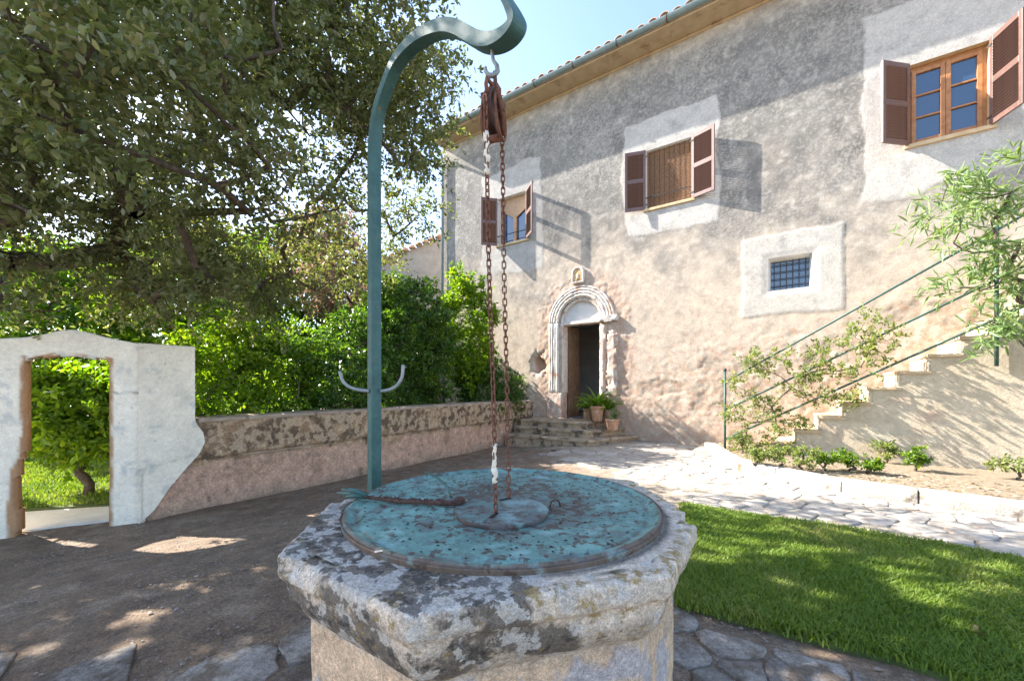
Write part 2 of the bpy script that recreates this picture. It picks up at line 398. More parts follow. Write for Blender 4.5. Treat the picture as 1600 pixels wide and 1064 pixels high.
# ------------------------------------------------------------------ grit on the earth
n = 16000; q_ = R.uniform((-4.4, .6), (2.5, 7.5), (n*2, 2)); aa = (q_-P0)@U
q_ = q_[(aa > AW+.1) & (pathmask(q_[:, 0], q_[:, 1]) < R.rand(len(q_))*.9+.1) & ~inside(lawn, q_[:, 0], q_[:, 1]) & (np.hypot(*(q_-WC).T) > .66) & (fbm(q_[:, 0], q_[:, 1], None, 2.5, 3, 19) > R.uniform(.3, .65, len(q_)))][:n]; n = len(q_)
sz = R.uniform(.003, .009, n)*(1+.8*(R.rand(n) > .96)); oct_ = np.array([(1, 0, 0), (0, 1, 0), (-1, 0, 0), (0, -1, 0), (0, 0, .7), (0, 0, -.7)])
V = np.c_[q_, gz(q_[:, 0], q_[:, 1])+.004][:, None, :]+oct_[None]*sz[:, None, None]*R.uniform(.6, 1.3, (n, 6, 1)); b = np.arange(n)[:, None]*6
Fq = np.concatenate([b+np.array([f_]) for f_ in ((0, 1, 4), (1, 2, 4), (2, 3, 4), (3, 0, 4))])
mk('grit', (.16, .13, .11), (.34, .29, .25), 3, .95, 0)
tag(mesh_np('grit', V.reshape(-1, 3), Fq, 'grit'), 'loose grit and small pebbles scattered over the brown yard', 'gravel', kind='stuff')

# ------------------------------------------------------------------ lawn
def leaf_geo(P, D, Nn, Lg, W, fold=.25, curl=.15):
    """six-point folded leaves: P base, D axis, Nn face normal"""
    P, D, Nn = [np.asarray(v, float) for v in (P, D, Nn)]; Lg = np.asarray(Lg)[:, None]; W = np.asarray(W)[:, None]
    D = D/np.linalg.norm(D, axis=1, keepdims=True); S = np.cross(D, Nn); S /= np.linalg.norm(S, axis=1, keepdims=True)+1e-9; Nn = np.cross(S, D)
    tip = P+D*Lg-Nn*Lg*curl
    def sd(s, t, w): return P+D*Lg*t+S*s*W*w+Nn*(W*fold*w-Lg*curl*t*t)
    V = np.stack([P, sd(-1, .35, .48), sd(-1, .72, .38), tip, sd(1, .72, .38), sd(1, .35, .48)], 1)
    n = len(P); b = np.arange(n)[:, None]*6
    Fq = np.concatenate([b+np.array([[0, 3, 2, 1]]), b+np.array([[0, 5, 4, 3]])], 0)
    return V.reshape(-1, 3), Fq
def runit(n): v = R.normal(size=(n, 3)); return v/np.linalg.norm(v, axis=1, keepdims=True)
def blades(poly, n, near_bias, h, name, parent=None, zf=lambda x, y: 0*x):
    lo, hi = poly.min(0), poly.max(0); out = []; tot = 0
    while tot < n:
        q = R.uniform(lo, hi, (n*2, 2)); q = q[inside(poly, q[:, 0], q[:, 1])]
        w = np.clip((near_bias/np.maximum(np.hypot(q[:, 0], q[:, 1]), .3))**1.6, .0, 1); q = q[R.rand(len(q)) < w]
        out.append(q); tot += len(q)
    q = np.concatenate(out)[:n]; n = len(q); q = q+R.normal(0, .022, q.shape)
    hh = h*R.uniform(.5, 1.25, n)*(.75+.5*fbm(q[:, 0], q[:, 1], None, 3, 3, 33)); w = R.uniform(.002, .0042, n)*(1+.25*np.hypot(q[:, 0], q[:, 1]))*.75
    t = R.uniform(0, 2*np.pi, n); sx, sy = np.cos(t), np.sin(t); ln = R.uniform(.2, 1.1, n)*hh; t2 = t+np.pi/2+R.normal(0, .4, n)
    z0 = zf(q[:, 0], q[:, 1]); lx, ly = np.cos(t2)*ln, np.sin(t2)*ln
    V = np.stack([np.stack([q[:, 0]-sx*w, q[:, 1]-sy*w, z0], 1), np.stack([q[:, 0]+sx*w, q[:, 1]+sy*w, z0], 1),
                  np.stack([q[:, 0]+sx*w*.8+lx*.35, q[:, 1]+sy*w*.8+ly*.35, z0+hh*.6], 1), np.stack([q[:, 0]-sx*w*.8+lx*.35, q[:, 1]-sy*w*.8+ly*.35, z0+hh*.6], 1),
                  np.stack([q[:, 0]+lx+sx*w*.1, q[:, 1]+ly+sy*w*.1, z0+hh], 1), np.stack([q[:, 0]+lx-sx*w*.1, q[:, 1]+ly-sy*w*.1, z0+hh], 1)], 1)
    b = np.arange(n)[:, None]*6; Fq = np.concatenate([b+np.array([[0, 1, 2, 3]]), b+np.array([[3, 2, 4, 5]])], 0)
    rn = np.clip(.55*R.rand(n)+.6*fbm(q[:, 0], q[:, 1], None, 2.5, 3, 44)-.08, 0, 1)
    return mesh_np(name, V.reshape(-1, 3), Fq, 'grassblade', parent, False, None, np.repeat(rn, 6))
lw = MB(); lw.prism([(p[0], p[1]) for p in lawn], -.02, .022)
tag(lw.build('lawn', 'lawnsoil'), 'bed of soil under the curved lawn strip beside the well', kind='structure')
tag(blades(lawn, 130000, 2.2, .038, 'lawn_grass', None, lambda x, y: .02+0*x), 'short green lawn grass in a curved strip beside the stone well', 'grass', kind='stuff')

# ------------------------------------------------------------------ the house
house = tag(empty('stone_house', (P0[0], P0[1], 0), RZ), 'old plastered farmhouse with brown shuttered windows and an arched stone doorway', 'house')
HZ = 8.45; AL, AR = -5.43*K, 9.2
WIN = {'a': (-3.55*K, -2.70*K), 'b': (.12*K, .97*K), 'c': (3.915*K, 4.71*K)}
WZ0, WZ1 = 4.63*K, 5.8*K
SMA = (2.176*K, 2.789*K); SMZ = (2.72*K, 3.28*K)
DA0, DA1 = -1.75*K, -.856*K; DC = (DA0+DA1)/2; DZ0, DZ1 = .42, 2.49*K; AZ = 2.53*K; AR_IN, AR_OUT = .46*K, .80*K
rects = [(*WIN[k], WZ0, WZ1) for k in WIN]+[(*SMA, *SMZ), (DA0, DA1, -.5, DZ1)]
al = np.arange(AL, AR+.02, .028); zl = np.arange(-.5, HZ+.02, .028)
def snap(l, vals):
    l = l.copy()
    for v in vals: l[np.argmin(abs(l-v))] = v
    return l
al = snap(al, [r[0] for r in rects]+[r[1] for r in rects]); zl = snap(zl, [r[2] for r in rects]+[r[3] for r in rects]+[HZ])
A2, Z2 = np.meshgrid(al, zl, indexing='ij')
ac = (A2[:-1, :-1]+A2[1:, 1:])/2; zc = (Z2[:-1, :-1]+Z2[1:, 1:])/2
keep = np.ones_like(ac, bool)
for r in rects: keep &= ~((ac > r[0]) & (ac < r[1]) & (zc > r[2]) & (zc < r[3]))
keep &= ~((np.hypot(ac-DC, zc-AZ) < AR_IN+.05) & (zc >= DZ1-.03))
# colour and relief of the plaster
f1 = fbm(A2, Z2, None, .9, 5, 101); f2 = fbm(A2, Z2, None, 3.5, 5, 102); f3 = fbm(A2, Z2, None, 12, 4, 103); fv = fbm(A2*3., Z2*.35, None, 1.3, 4, 104)
cream = np.array([.5, .415, .33]); grey = np.array([.285, .265, .235]); pink = np.array([.54, .42, .335]); pale = np.array([.60, .565, .52])
up = sstep(2.6, 5.6, Z2+2.6*(f1-.5)+1.0*(f2-.5))
C = cream*(1-up[..., None])+grey*up[..., None]
C = C*(1-.35*sstep(.45, .75, f2)[..., None]*up[..., None])
sp = sstep(.58, .72, f3)[..., None]*up[..., None]; C = C*(1-.4*sp)+np.array([.56, .52, .46])*.4*sp      # pale aggregate flecks
C = C; st = sstep(.5, .8, fv)[..., None]*sstep(4.5, 8, Z2)[..., None]; C = C*(1-.3*st)+np.array([.5, .48, .45])*.3*st
eav = sstep(HZ-.75, HZ-.1, Z2+.5*(f2-.5))[..., None]; C = C*(1-.55*eav)+np.array([.55, .5, .44])*.55*eav
lowp = sstep(2.4, .6, Z2+1.4*(f1-.5))[..., None]*sstep(.42, .6, f2)[..., None]; C = C*(1-.55*lowp)+pink*.55*lowp
rough_l = sstep(2.2, 1.3, Z2+1.6*(f1-.5)-.22*(A2-1))*sstep(-1.2, -.6, A2)
dk = (sstep(.55, .75, f3)*rough_l)[..., None]; C = C*(1-.35*dk)
C = C*(.8+.4*f3[..., None]); foot = sstep(.55, -.05, Z2+.5*(f2-.5))[..., None]; C = C*(1-.4*foot)+np.array([.4, .3, .22])*.4*foot
D = (f1-.5)*.010+(f2-.5)*.003+(f3-.5)*.003
lump = fbm(A2, Z2, None, 2.6, 5, 107); l2 = fbm(A2+.4*lump, Z2*1.3, None, 9, 4, 108); C = C*(1-.16*(rough_l*sstep(.5, .44, lump))[..., None]); D = D+rough_l*(sstep(.44, .56, lump)*.012-.006+(l2-.5)*.017+(f3-.5)*.012)
# repaired plaster round the openings
mk0 = .26*up+.1*sstep(.45, .7, fv)*sstep(4., 7., Z2)-.16*sstep(HZ-.7, HZ-.1, Z2)-.1; mk1 = .1*up+.06*rough_l+.22*(f1-.5); mk2 = .08*rough_l+.04*sstep(2.6, .8, Z2)-.05-.3*up
def patch(a0, a1, z0, z1, wob, tone, lift):
    global C, D, mk0, mk1, mk2
    wv = wob*(fbm(A2, Z2, None, 1.7, 5, int(a0*10) % 97)-.5)*2+.05*(f3-.5)+.1*wob*5*(f2-.5)
    d = np.maximum(np.maximum(a0-A2, A2-a1), np.maximum(z0-Z2, Z2-z1))+wv
    m = sstep(.02, -.02, d); t = np.array(tone)*(.9+.2*f2[..., None])
    C = C*(1-.8*m[..., None])+t*.8*m[..., None]; D = D*(1-.6*m)+lift*m; mk0 = mk0*(1-m)-.08*m; mk1 = mk1*(1-m); mk2 = mk2*(1-m)-.2*m
patch(-4.05*K, -2.3*K, 3.9*K, 6.5*K, .14, (.42, .4, .375), .004)
patch(-.32*K, 1.42*K, 4.1*K, 6.45*K, .12, (.5, .475, .44), .005)
patch(3.4*K, 6.2*K, 3.95*K, 6.75*K, .14, (.5, .47, .43), .005)
patch(1.79*K, 3.18*K, 2.31*K, 3.67*K, .03, (.47, .445, .405), .012)
# the broken hole left of the doorway and the bare stone round the portal
hole = np.hypot((A2-fac(841, 560)[0])/.2, (Z2-fac(842, 572)[1])/.3)+1.5*(f2-.5)+.8*(f3-.5)+.6*(f1-.5)
hm = sstep(1.15, .55, hole); D = D-.15*hm-.02*sstep(1.6, 1.1, hole); C = C*(1-.75*hm[..., None])+np.array([.3, .17, .11])*.75*hm[..., None]
br = sstep(.42, .1, np.abs(np.hypot(A2-DC, np.maximum(Z2-AZ, 0))-AR_OUT-.1)+.5*(f2-.45))*sstep(4.2, 3.5, Z2); C = C*(1-.5*br[..., None])+np.array([.5, .36, .29])*.5*br[..., None]
D = D+br*((f3-.5)*.03)
edge = np.full_like(A2, 9.)
for r in rects: edge = np.minimum(edge, np.maximum(np.maximum(r[0]-A2, A2-r[1]), np.maximum(r[2]-Z2, Z2-r[3])))
D = D*sstep(0, .12, edge)
V = np.stack([A2, -D, Z2], -1).reshape(-1, 3)
mesh_np('wall', V, grid_faces(len(al), len(zl), keep), 'plaster', house, True, C.reshape(-1, 3), None, 1+np.stack([mk0, mk1, mk2+.14*br], -1).reshape(-1, 3))
b = MB(); b.box(AL, AL+.3, .02, 6, -.5, HZ); b.box(AL+.3, AR, 5.7, 6, -.5, HZ); b.box(AR-.3, AR, .02, 5.7, -.5, HZ); b.build('side_wall', 'stairwall', house)
# door room, dark rooms behind the windows
def room(a0, a1, z0, z1, y0, y1, mat, floor=None):
    q = MB(); q.add([(a0, y0, z0), (a1, y0, z0), (a1, y1, z0), (a0, y1, z0), (a0, y0, z1), (a1, y0, z1), (a1, y1, z1), (a0, y1, z1)], [(3, 2, 6, 7), (0, 3, 7, 4), (2, 1, 5, 6), (4, 5, 6, 7), (0, 1, 2, 3)])
    return q.build('room', mat, house)
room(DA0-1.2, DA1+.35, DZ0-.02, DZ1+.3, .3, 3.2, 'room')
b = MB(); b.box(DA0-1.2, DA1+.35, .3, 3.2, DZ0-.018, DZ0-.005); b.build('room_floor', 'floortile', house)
def reveal(a0, a1, z0, z1, d, mat, ins=0., sill=True):
    q = MB(); a2, a3, z2, z3 = a0+ins, a1-ins, z0+ins, z1-ins
    q.add([(a0, 0, z0), (a1, 0, z0), (a1, 0, z1), (a0, 0, z1), (a2, d, z2), (a3, d, z2), (a3, d, z3), (a2, d, z3)], [(0, 1, 5, 4), (1, 2, 6, 5), (2, 3, 7, 6), (3, 0, 4, 7)])
    return q.build('reveal', mat, house)
for k in WIN:
    reveal(*WIN[k], WZ0, WZ1, .2, 'sillstone' if k == 'c' else 'tympanum')
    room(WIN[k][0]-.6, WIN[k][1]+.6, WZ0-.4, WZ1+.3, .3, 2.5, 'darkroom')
    s = MB(); s.box(WIN[k][0]-.06, WIN[k][1]+.06, -.045, .2, WZ0-.055, WZ0+.004); s.build('sill', 'sillstone', house, bevel=.006)
# window a: timber head with two slanting openings, mullion
a0, a1 = WIN['a']; w = a1-a0
t = MB(); t.box(a0, a0+.05, .14, .2, WZ0, WZ1); t.box(a1-.05, a1, .14, .2, WZ0, WZ1); t.box(a0+.05, a1-.05, .14, .2, WZ0, WZ0+.05)
t.prism([(a0+.05, WZ1), (a0+.05, WZ1-.32), (a0+w*.5-.05, WZ1-.55), (a0+w*.5+.05, WZ1-.55), (a1-.05, WZ1-.32), (a1-.05, WZ1), (a0+w*.5, WZ1-.001)][:6], .15, .19, 'y')
t.box(a0+w*.5-.045, a0+w*.5+.045, .13, .2, WZ0+.05, WZ1-.5)
t.build('window_frame', 'woodpale', house, bevel=.004)
p = MB(); p.box(a0+.05, a1-.05, .205, .21, WZ0, WZ1); p.build('pane', 'glass', house)
for k in ('a', 'b'):
    q = MB(); q.tube([(WIN[k][0], -.02, WZ0+.24), (WIN[k][1], -.02, WZ0+.24)], .012, 8); q.build('guard_bar', 'iron', house)
# window b: cane blind
a0, a1 = WIN['b']
bl = MB(); nz = 46
bd = empty('blind'); bd.parent = house
for i in range(nz):
    z = WZ0+.03+(WZ1-WZ0-.03)*i/nz
    bl.tube([(a0+.015, .1, z), (a1-.015, .1, z+R.uniform(-.003, .003))], .0105, 5)
bl.build('cane_strips', 'bamboo', bd)['kind'] = 'stuff'
q = MB()
for i in range(9):
    x = a0+.06+(a1-a0-.12)*i/8; q.tube([(x+R.uniform(-.01, .01), .086, WZ0+.02), (x, .086, WZ1)], .0035, 4)
q.build('cord', 'rustdark', bd)
t = MB(); t.box(a0, a0+.05, .13, .2, WZ0, WZ1); t.box(a1-.05, a1, .13, .2, WZ0, WZ1); t.box(a0+.05, a1-.05, .13, .2, WZ1-.05, WZ1); t.build('window_frame', 'wood', house, bevel=.004)
# window c: two casements of three panes
a0, a1 = WIN['c']; am = (a0+a1)/2
wf = MB(); y0, y1 = .1, .17
wf.box(a0, a0+.045, y0, y1, WZ0, WZ1); wf.box(a1-.045, a1, y0, y1, WZ0, WZ1); wf.box(a0+.045, a1-.045, y0, y1, WZ1-.055, WZ1); wf.box(a0+.045, a1-.045, y0, y1, WZ0, WZ0+.04)
fo = wf.build('window_frame', 'wood', house, bevel=.005)
for s_ in (0, 1):
    c0, c1 = (a0+.047, am-.002) if s_ == 0 else (am+.002, a1-.047); z0, z1 = WZ0+.042, WZ1-.057
    t = MB(); t.box(c0, c0+.055, .085, .15, z0, z1); t.box(c1-.055, c1, .085, .15, z0, z1); t.box(c0+.055, c1-.055, .085, .15, z0, z0+.06); t.box(c0+.055, c1-.055, .085, .15, z1-.06, z1)
    cs = t.build('casement', 'wood', house, bevel=.005)
    hz = (z1-z0-.12)/3
    for i in range(3):
        if i: g = MB(); g.box(c0+.055, c1-.055, .09, .145, z0+.06+hz*i-.013, z0+.06+hz*i+.013); g.build('glazing_bar', 'wood', cs, bevel=.003)
        g = MB(); g.box(c0+.05, c1-.05, .118, .122, z0+.06+hz*i+(.013 if i else 0), z0+.06+hz*(i+1)-(.013 if i < 2 else 0)); g.build('pane', 'glass', cs)
# shutters
def shutter_data(w, h, sgn):
    f = MB(); s = .055; tz = .035
    f.box(0, s, -tz/2, tz/2, 0, h); f.box(w-s, w, -tz/2, tz/2, 0, h)
    rails = [(0, .075), (h*.5-.045, h*.5+.045), (h-.075, h)]
    for r in rails: f.box(s, w-s, -tz/2+.001, tz/2-.001, *r)
    sl_ = MB(); T = Matrix.Rotation(math.radians(-38*sgn), 4, 'X'); sl_.box(s-.006, w-s+.006, -.024, .024, -.0035, .0035, T)
    zz = []
    for lo, hi in ((rails[0][1], rails[1][0]), (rails[1][1], rails[2][0])):
        n = int((hi-lo)/.042); zz += [lo+(hi-lo)*(i+.5)/n for i in range(n)]
    return f, sl_, zz
def shutter(hx, da, d, side):
    w = math.hypot(da, d)*1.0; h = WZ1-WZ0+.02
    f, s_, zz = shutter_data(w, h, 1 if side == 'r' else -1)
    o = f.build('shutter', 'shutter', house, bevel=.003)
    o.location = (hx, -.02, WZ0-.01); o.rotation_euler = (0, 0, math.atan2(-d, da))
    first = s_.build('slat', 'shutter', o); first.location = (0, 0, zz[0])
    for z in zz[1:]: inst(first, 'slat', o, (0, 0, z))
    for z in (.12, h-.12): q = MB(); q.box(-.03, .05, -.026, -.0185, z-.012, z+.012); q.build('hinge', 'iron', o)
for k, l, r in (('a', (-.286, .31), (.339, .287)), ('b', (-.385, .12), (.404, .139)), ('c', (-.345, .322), (.15, .43))):
    shutter(WIN[k][0], l[0]*K, l[1]*K, 'l'); shutter(WIN[k][1], r[0]*K, r[1]*K, 'r')
# small barred window
reveal(*SMA, *SMZ, .2, 'tympanum', .045)
i0, i1, j0, j1 = SMA[0]+.045, SMA[1]-.045, SMZ[0]+.045, SMZ[1]-.045
g = MB(); g.box(i0, i1, .22, .23, j0, j1); g.build('pane', 'glass', house)
for i in range(6): x = i0+(i1-i0)*(i+.5)/6; g = MB(); g.tube([(x, .15, j0), (x, .15, j1)], .009, 6); g.build('window_bar', 'iron', house)
for i in range(4): z = j0+(j1-j0)*(i+.5)/4; g = MB(); g.tube([(i0, .165, z), (i1, .165, z)], .008, 6); g.build('window_bar', 'iron', house)
# portal: tympanum, rings, ribbed left jamb, ruined right jamb
ty = MB(); ty.add([(DC+AR_IN*1.12*math.cos(t), .11, AZ+AR_IN*1.12*math.sin(t)) for t in np.linspace(0, math.pi, 25)]+[(DC-AR_IN*1.12, .11, DZ1-.01), (DC+AR_IN*1.12, .11, DZ1-.01)], [tuple(range(27))])
ty.build('tympanum', 'tympanum', house)
q = MB(); q.box(DA0-.02, DA1+.02, .04, .32, DZ1-.012, DZ1+.06); q.build('lintel', 'carved', house, bevel=.006)
for r, rr in ((AR_IN+.03, .05), (AR_IN+.12, .042), (AR_IN+.195, .038), (AR_IN+.265, .034), (AR_IN+.325, .028)):
    r0 = r
    ptsr = [(DC+r0*math.cos(t)*1.0, .02+(.05 if r0 < AR_IN+.05 else 0)-.25*(r0-AR_IN)*.3+.004*R.normal(), AZ+r0*math.sin(t)+.003*R.normal()) for t in np.linspace(0, math.pi, 44)]
    q = MB(); q.tube(ptsr, [rr*R.uniform(.9, 1.08) for _ in ptsr], 8); q.build('arch_ring', 'carved', house, True)
    ln = [(DC-r0, ptsr[-1][1], z) for z in np.linspace(AZ, 1.0, 14)]
    q = MB(); q.tube([(x+.003*R.normal(), y, z) for x, y, z in ln], [rr*R.uniform(.88, 1.08) for _ in ln], 8); q.build('jamb_rib', 'carved', house, True)
q = MB(); q.box(DA0-.42, DA0-.005, -.035, .3, .36, 1.02); q.build('jamb_base', 'pinkstone', house, bevel=.02)
q = MB(); q.box(DA0-.09, DA0-.001, .07, .32, 1.02, DZ1+.05); q.build('jamb', 'carved', house, bevel=.01)
def rough_box(x0, x1, y0, y1, z0, z1, amp, name, mat, parent, n=10, sd=1):
    """a weathered block: subdivided box shell pushed about by noise"""
    V = []; Fq = []
    nx, nz = max(3, int((x1-x0)*n*2)), max(3, int((z1-z0)*n*2)); ny = max(3, int((y1-y0)*n*2))
    def face(o, du, dv, a, b_):
        base = len(V)
        for i in range(a+1):
            for j in range(b_+1): V.append(np.array(o)+np.array(du)*i/a+np.array(dv)*j/b_)
        for i in range(a):
            for j in range(b_): Fq.append((base+i*(b_+1)+j, base+(i+1)*(b_+1)+j, base+(i+1)*(b_+1)+j+1, base+i*(b_+1)+j+1))
    dx, dy, dz = x1-x0, y1-y0, z1-z0
    face((x0, y0, z0), (dx, 0, 0), (0, 0, dz), nx, nz); face((x1, y1, z0), (-dx, 0, 0), (0, 0, dz), nx, nz)
    face((x1, y0, z0), (0, dy, 0), (0, 0, dz), ny, nz); face((x0, y1, z0), (0, -dy, 0), (0, 0, dz), ny, nz)
    face((x0, y0, z1), (dx, 0, 0), (0, dy, 0), nx, ny)
    V = np.array(V); c = np.array([(x0+x1)/2, (y0+y1)/2, (z0+z1)/2])
    for k in range(3):
        V[:, k] += amp*((fbm(V[:, 0]+k*9, V[:, 1], V[:, 2], 6, 3, sd+k)-.5)*2)
    # knock the corners off
    h = np.array([dx, dy, dz])/2; e = np.abs(V-c)/h; cnt = (e > .93).sum(1)
    V = V-np.sign(V-c)*(cnt >= 2)[:, None]*amp*1.1*(e > .93)
    return mesh_np(name, V, np.array(Fq), mat, parent, True)
rough_box(DA1+.002, DA1+.17, -.05, .3, .38, DZ1-.05, .028, 'jamb', 'pinkstone', house, 12, 5)
rough_box(DA1+.17, DA1+.42, -.055, .1, .9, DZ1-.25, .05, 'jamb_rubble', 'pinkstone', house, 12, 15)
rough_box(DA1-.005, DA1+.46, -.1, .25, DZ1-.06, DZ1+.1, .03, 'impost', 'carved', house, 14, 25)
# open door leaf inside, hinged at the left jamb
q = MB(); T = Matrix.Translation((DA0+.03, .3, DZ0)) @ Matrix.Rotation(math.radians(84), 4, 'Z')
q.box(0, .5, -.025, .025, .01, DZ1-DZ0-.02, T)
for z in (.12, .85, 1.5): q.box(.07, .43, -.04, -.024, z, z+.5, T)
q.build('door_leaf', 'doorwood', house, bevel=.006)
# niche with a little tile
na, nzc = fac(904, 432)
q = MB(); arc = [(na+.14*math.cos(t), nzc+.06+.14*math.sin(t)) for t in np.linspace(0, math.pi, 13)]
ring = arc+[(na-.14, nzc-.15), (na+.14, nzc-.15)]
q.tube([(x, -.03, z) for x, z in ring], .035, 8, closed=True); q.build('niche_frame', 'carved', house, True)
q = MB(); q.prism([(na+(x-na)*.85, z) for x, z in ring], -.045, -.02, 'y'); nt_ = q.build('niche_tile', 'icon', house)
q = MB(); q.lathe([(0, -.11), (.05, -.11), (.035, -.02), (.045, .01), (.03, .05), (.0, .07)], 10, (0, 0, 0), Matrix.Translation((na, -.046, nzc)) @ Matrix.Diagonal((1, .3, 1, 1))); q.build('niche_figure', 'sillstone', nt_, True)
# eaves: ochre soffit, gutter with brackets, tiles, roof
q = MB(); q.box(AL-.02, AR, -.5, .1, HZ-.03, HZ+.03)
q.build('eave_board', 'ochre', house, bevel=.01)
q = MB(); q.box(AL, AR, -.04, .02, HZ-.08, HZ-.031); q.build('cornice', 'ochre', house, bevel=.02)
gu = MB(); prof = [(-.57+.075*math.cos(t), HZ+.075+.075*math.sin(t)) for t in np.linspace(math.pi, 2*math.pi, 11)]
inn = [(-.57+.068*math.cos(t), HZ+.075+.068*math.sin(t)) for t in np.linspace(2*math.pi, math.pi, 11)]
gu.prism(prof+inn, AL-.12, AR, 'x'); g_o = gu.build('gutter', 'gutter', house)
for x in np.arange(AL+.5, AR, 1.02):
    q = MB(); q.tube([(x, -.57+.08*math.cos(t), HZ+.075+.08*math.sin(t)) for t in np.linspace(math.pi, 2*math.pi, 9)], .011, 5); q.build('bracket', 'rustdark', g_o)
q = MB(); q.tube([(AL+.03, -.55, HZ+.02), (AL+.03, -.42, HZ-.1), (AL+.03, -.12, HZ-.3), (AL+.03, -.07, HZ-.5), (AL+.03, -.07, 0)], .042, 12); q.build('downpipe', 'gutter', house, True)
rf = MB(); rf.add([(AL-.1, -.45, HZ+.1), (AR, -.45, HZ+.1), (AR, 3, HZ+1.1), (AL-.1, 3, HZ+1.1), (AL-.1, 6.4, HZ+.1), (AR, 6.4, HZ+.1), (AL-.1, -.45, HZ+.035), (AR, -.45, HZ+.035), (AR, 6.4, HZ+.035), (AL-.1, 6.4, HZ+.035)], [(0, 1, 2, 3), (3, 2, 5, 4), (6, 9, 8, 7), (0, 6, 7, 1), (4, 5, 8, 9), (0, 3, 4, 9, 6), (1, 7, 8, 5, 2)])
roof = rf.build('roof', 'tile', house)
tl = MB(); n = 9; slope = 1.0/3.45
def tilev(r, y, dz): return [(r*math.cos(t), y, dz+r*.85*math.sin(t)) for t in np.linspace(0, math.pi, n)]
Va = tilev(.1, 0, 0)+tilev(.085, .5, .5*slope)+tilev(.083, 0, 0)+tilev(.068, .5, .5*slope)
Fa = [(i, i+1, n+i+1, n+i) for i in range(n-1)]+[(2*n+i+1, 2*n+i, 3*n+i, 3*n+i+1) for i in range(n-1)]+[(i+1, i, 2*n+i, 2*n+i+1) for i in range(n-1)]
tl.add(Va, Fa); t0 = tl.build('tile', 'tile', roof, True); t0.location = (AL, -.58, HZ+.11)
for row in range(3):
    for i, x in enumerate(np.arange(AL, AR-.1, .235)):
        if row == 0 and i == 0: continue
        inst(t0, 'tile', roof, (x+R.uniform(-.012, .012), -.58+.42*row+R.uniform(-.015, .015), HZ+.11+.42*row*slope+.02*row), (0, 0, R.uniform(-.04, .04)))

# ------------------------------------------------------------------ door steps
st_ = tag(empty('door_steps', (P0[0], P0[1], 0), RZ), 'three worn stone steps leading up to the arched doorway', 'steps')
def step(dep, acr, aend, z0, z1, name, mat):
    """top slab with nosing along the front and skewed right side"""
    poly = [(AW+.2, -dep), (acr, -dep), (aend, -.02), (AW+.2, -.02)]
    sub = [(AW+.2, -dep+.035), (acr-.03, -dep+.035), (aend-.045, -.02), (AW+.2, -.02)]
    q = MB(); q.prism(sub, z0, z1-.06); o = q.build('riser_block', 'stepstone', st_)
    q = MB(); q.prism(poly, z1-.06, z1); q.build(name, mat, st_, bevel=.014)
step(1.42, fac(919, 690, 1.42)[0], fac(1001, 684)[0], -.3, .115, 'step', 'stepstone')
step(1.12, fac(917, 675, 1.12)[0], fac(978, 672)[0], .115, .265, 'step', 'stepstone')
step(.82, fac(915, 661, .82)[0], fac(945, 662)[0], .265, .415, 'step', 'stepstone')

# ------------------------------------------------------------------ low garden wall and white gate wall
OFFE = 6.57*K; OFFC = 7.0*K
lw_root = tag(empty('garden_wall', (P0[0], P0[1], 0), RZ), 'low stained pink and brown plaster wall running from the steps to the white gate', 'wall')
WT = .833
ol = np.arange(.0, OFFC-.07, .02); zz = np.arange(-.3, WT+.001, .02)
O2, Z3 = np.meshgrid(ol, zz, indexing='ij')
g1 = fbm(O2, Z3, None, 2.2, 5, 61); g2 = fbm(O2, Z3, None, 8, 4, 62); gv = fbm(O2*4, Z3*.8, None, 1.5, 4, 63)
zb = (Z3+.17)/(WT+.17)
pk = np.array([.56, .35, .25]); br_ = np.array([.34, .21, .125]); tan = np.array([.54, .36, .22]); dk_ = np.array([.13, .095, .07])
C = np.where((zb+.25*(g1-.5) < .48)[..., None], pk*(.8+.4*g2[..., None]), br_*(1-g1[..., None])+tan*g1[..., None])
stn = sstep(.46, .66, gv*.6+g2*.4)[..., None]*sstep(.38, .6, zb+.5*(g1-.5))[..., None]; C = C*(1-.45*stn)+dk_*.45*stn
stn2 = sstep(.56, .7, g2)[..., None]*sstep(.8, .3, zb)[..., None]*sstep(.1, .45, zb)[..., None]; C = C*(1-.5*stn2)+dk_*1.3*.5*stn2
ft = sstep(.16, .0, zb+.2*(g1-.5))[..., None]; C = C*(1-.6*ft)+np.array([.36, .27, .19])*.6*ft
grv = np.exp(-((zb-.55-.03*(g1-.5))/.016)**2); C = C*(1-.6*grv[..., None])
D = (g1-.5)*.05+(g2-.5)*.025-.03*grv+.02*sstep(.55, .58, zb)
blk = np.floor(O2/.62+.4*np.floor(zb*1.8)); D = D+.012*(hsh(blk.astype(np.int64), (zb > .55).astype(np.int64), 0*blk.astype(np.int64), 3)-.5)
D = np.where(zb > .97, D-.012, D); ew = sstep(OFFE-.5, OFFE-.15, O2); D = D*(1-.75*ew)-.012*ew
V = np.stack([AW+.02+D, -O2, Z3], -1).reshape(-1, 3)
mesh_np('wall_face', V, grid_faces(len(ol), len(zz)), 'lowwall', lw_root, True, C.reshape(-1, 3), None, 1+np.stack([.2*sstep(.42, .62, zb+.3*(g1-.5))+.3*(gv-.5)-.12, .1*sstep(.5, .6, zb)-.1*sstep(.5, .4, zb), 0*zb], -1).reshape(-1, 3))
q = MB()
o = 0.
while o < OFFE-.05:
    L_ = min(R.uniform(.55, .95), OFFE-.02-o)
    cq = rough_box(AW-.36, AW+.045, -o-L_+.006, -o-.0, WT-.05, WT+.012, .01, 'coping_stone', 'sillstone' if False else 'gardenwall', lw_root, 14, int(o*10))
    o += L_
q = MB(); q.box(AW-.34, AW-.01, -OFFE, 0, -.3, WT-.03); q.build('wall_core', 'gardenwall', lw_root)
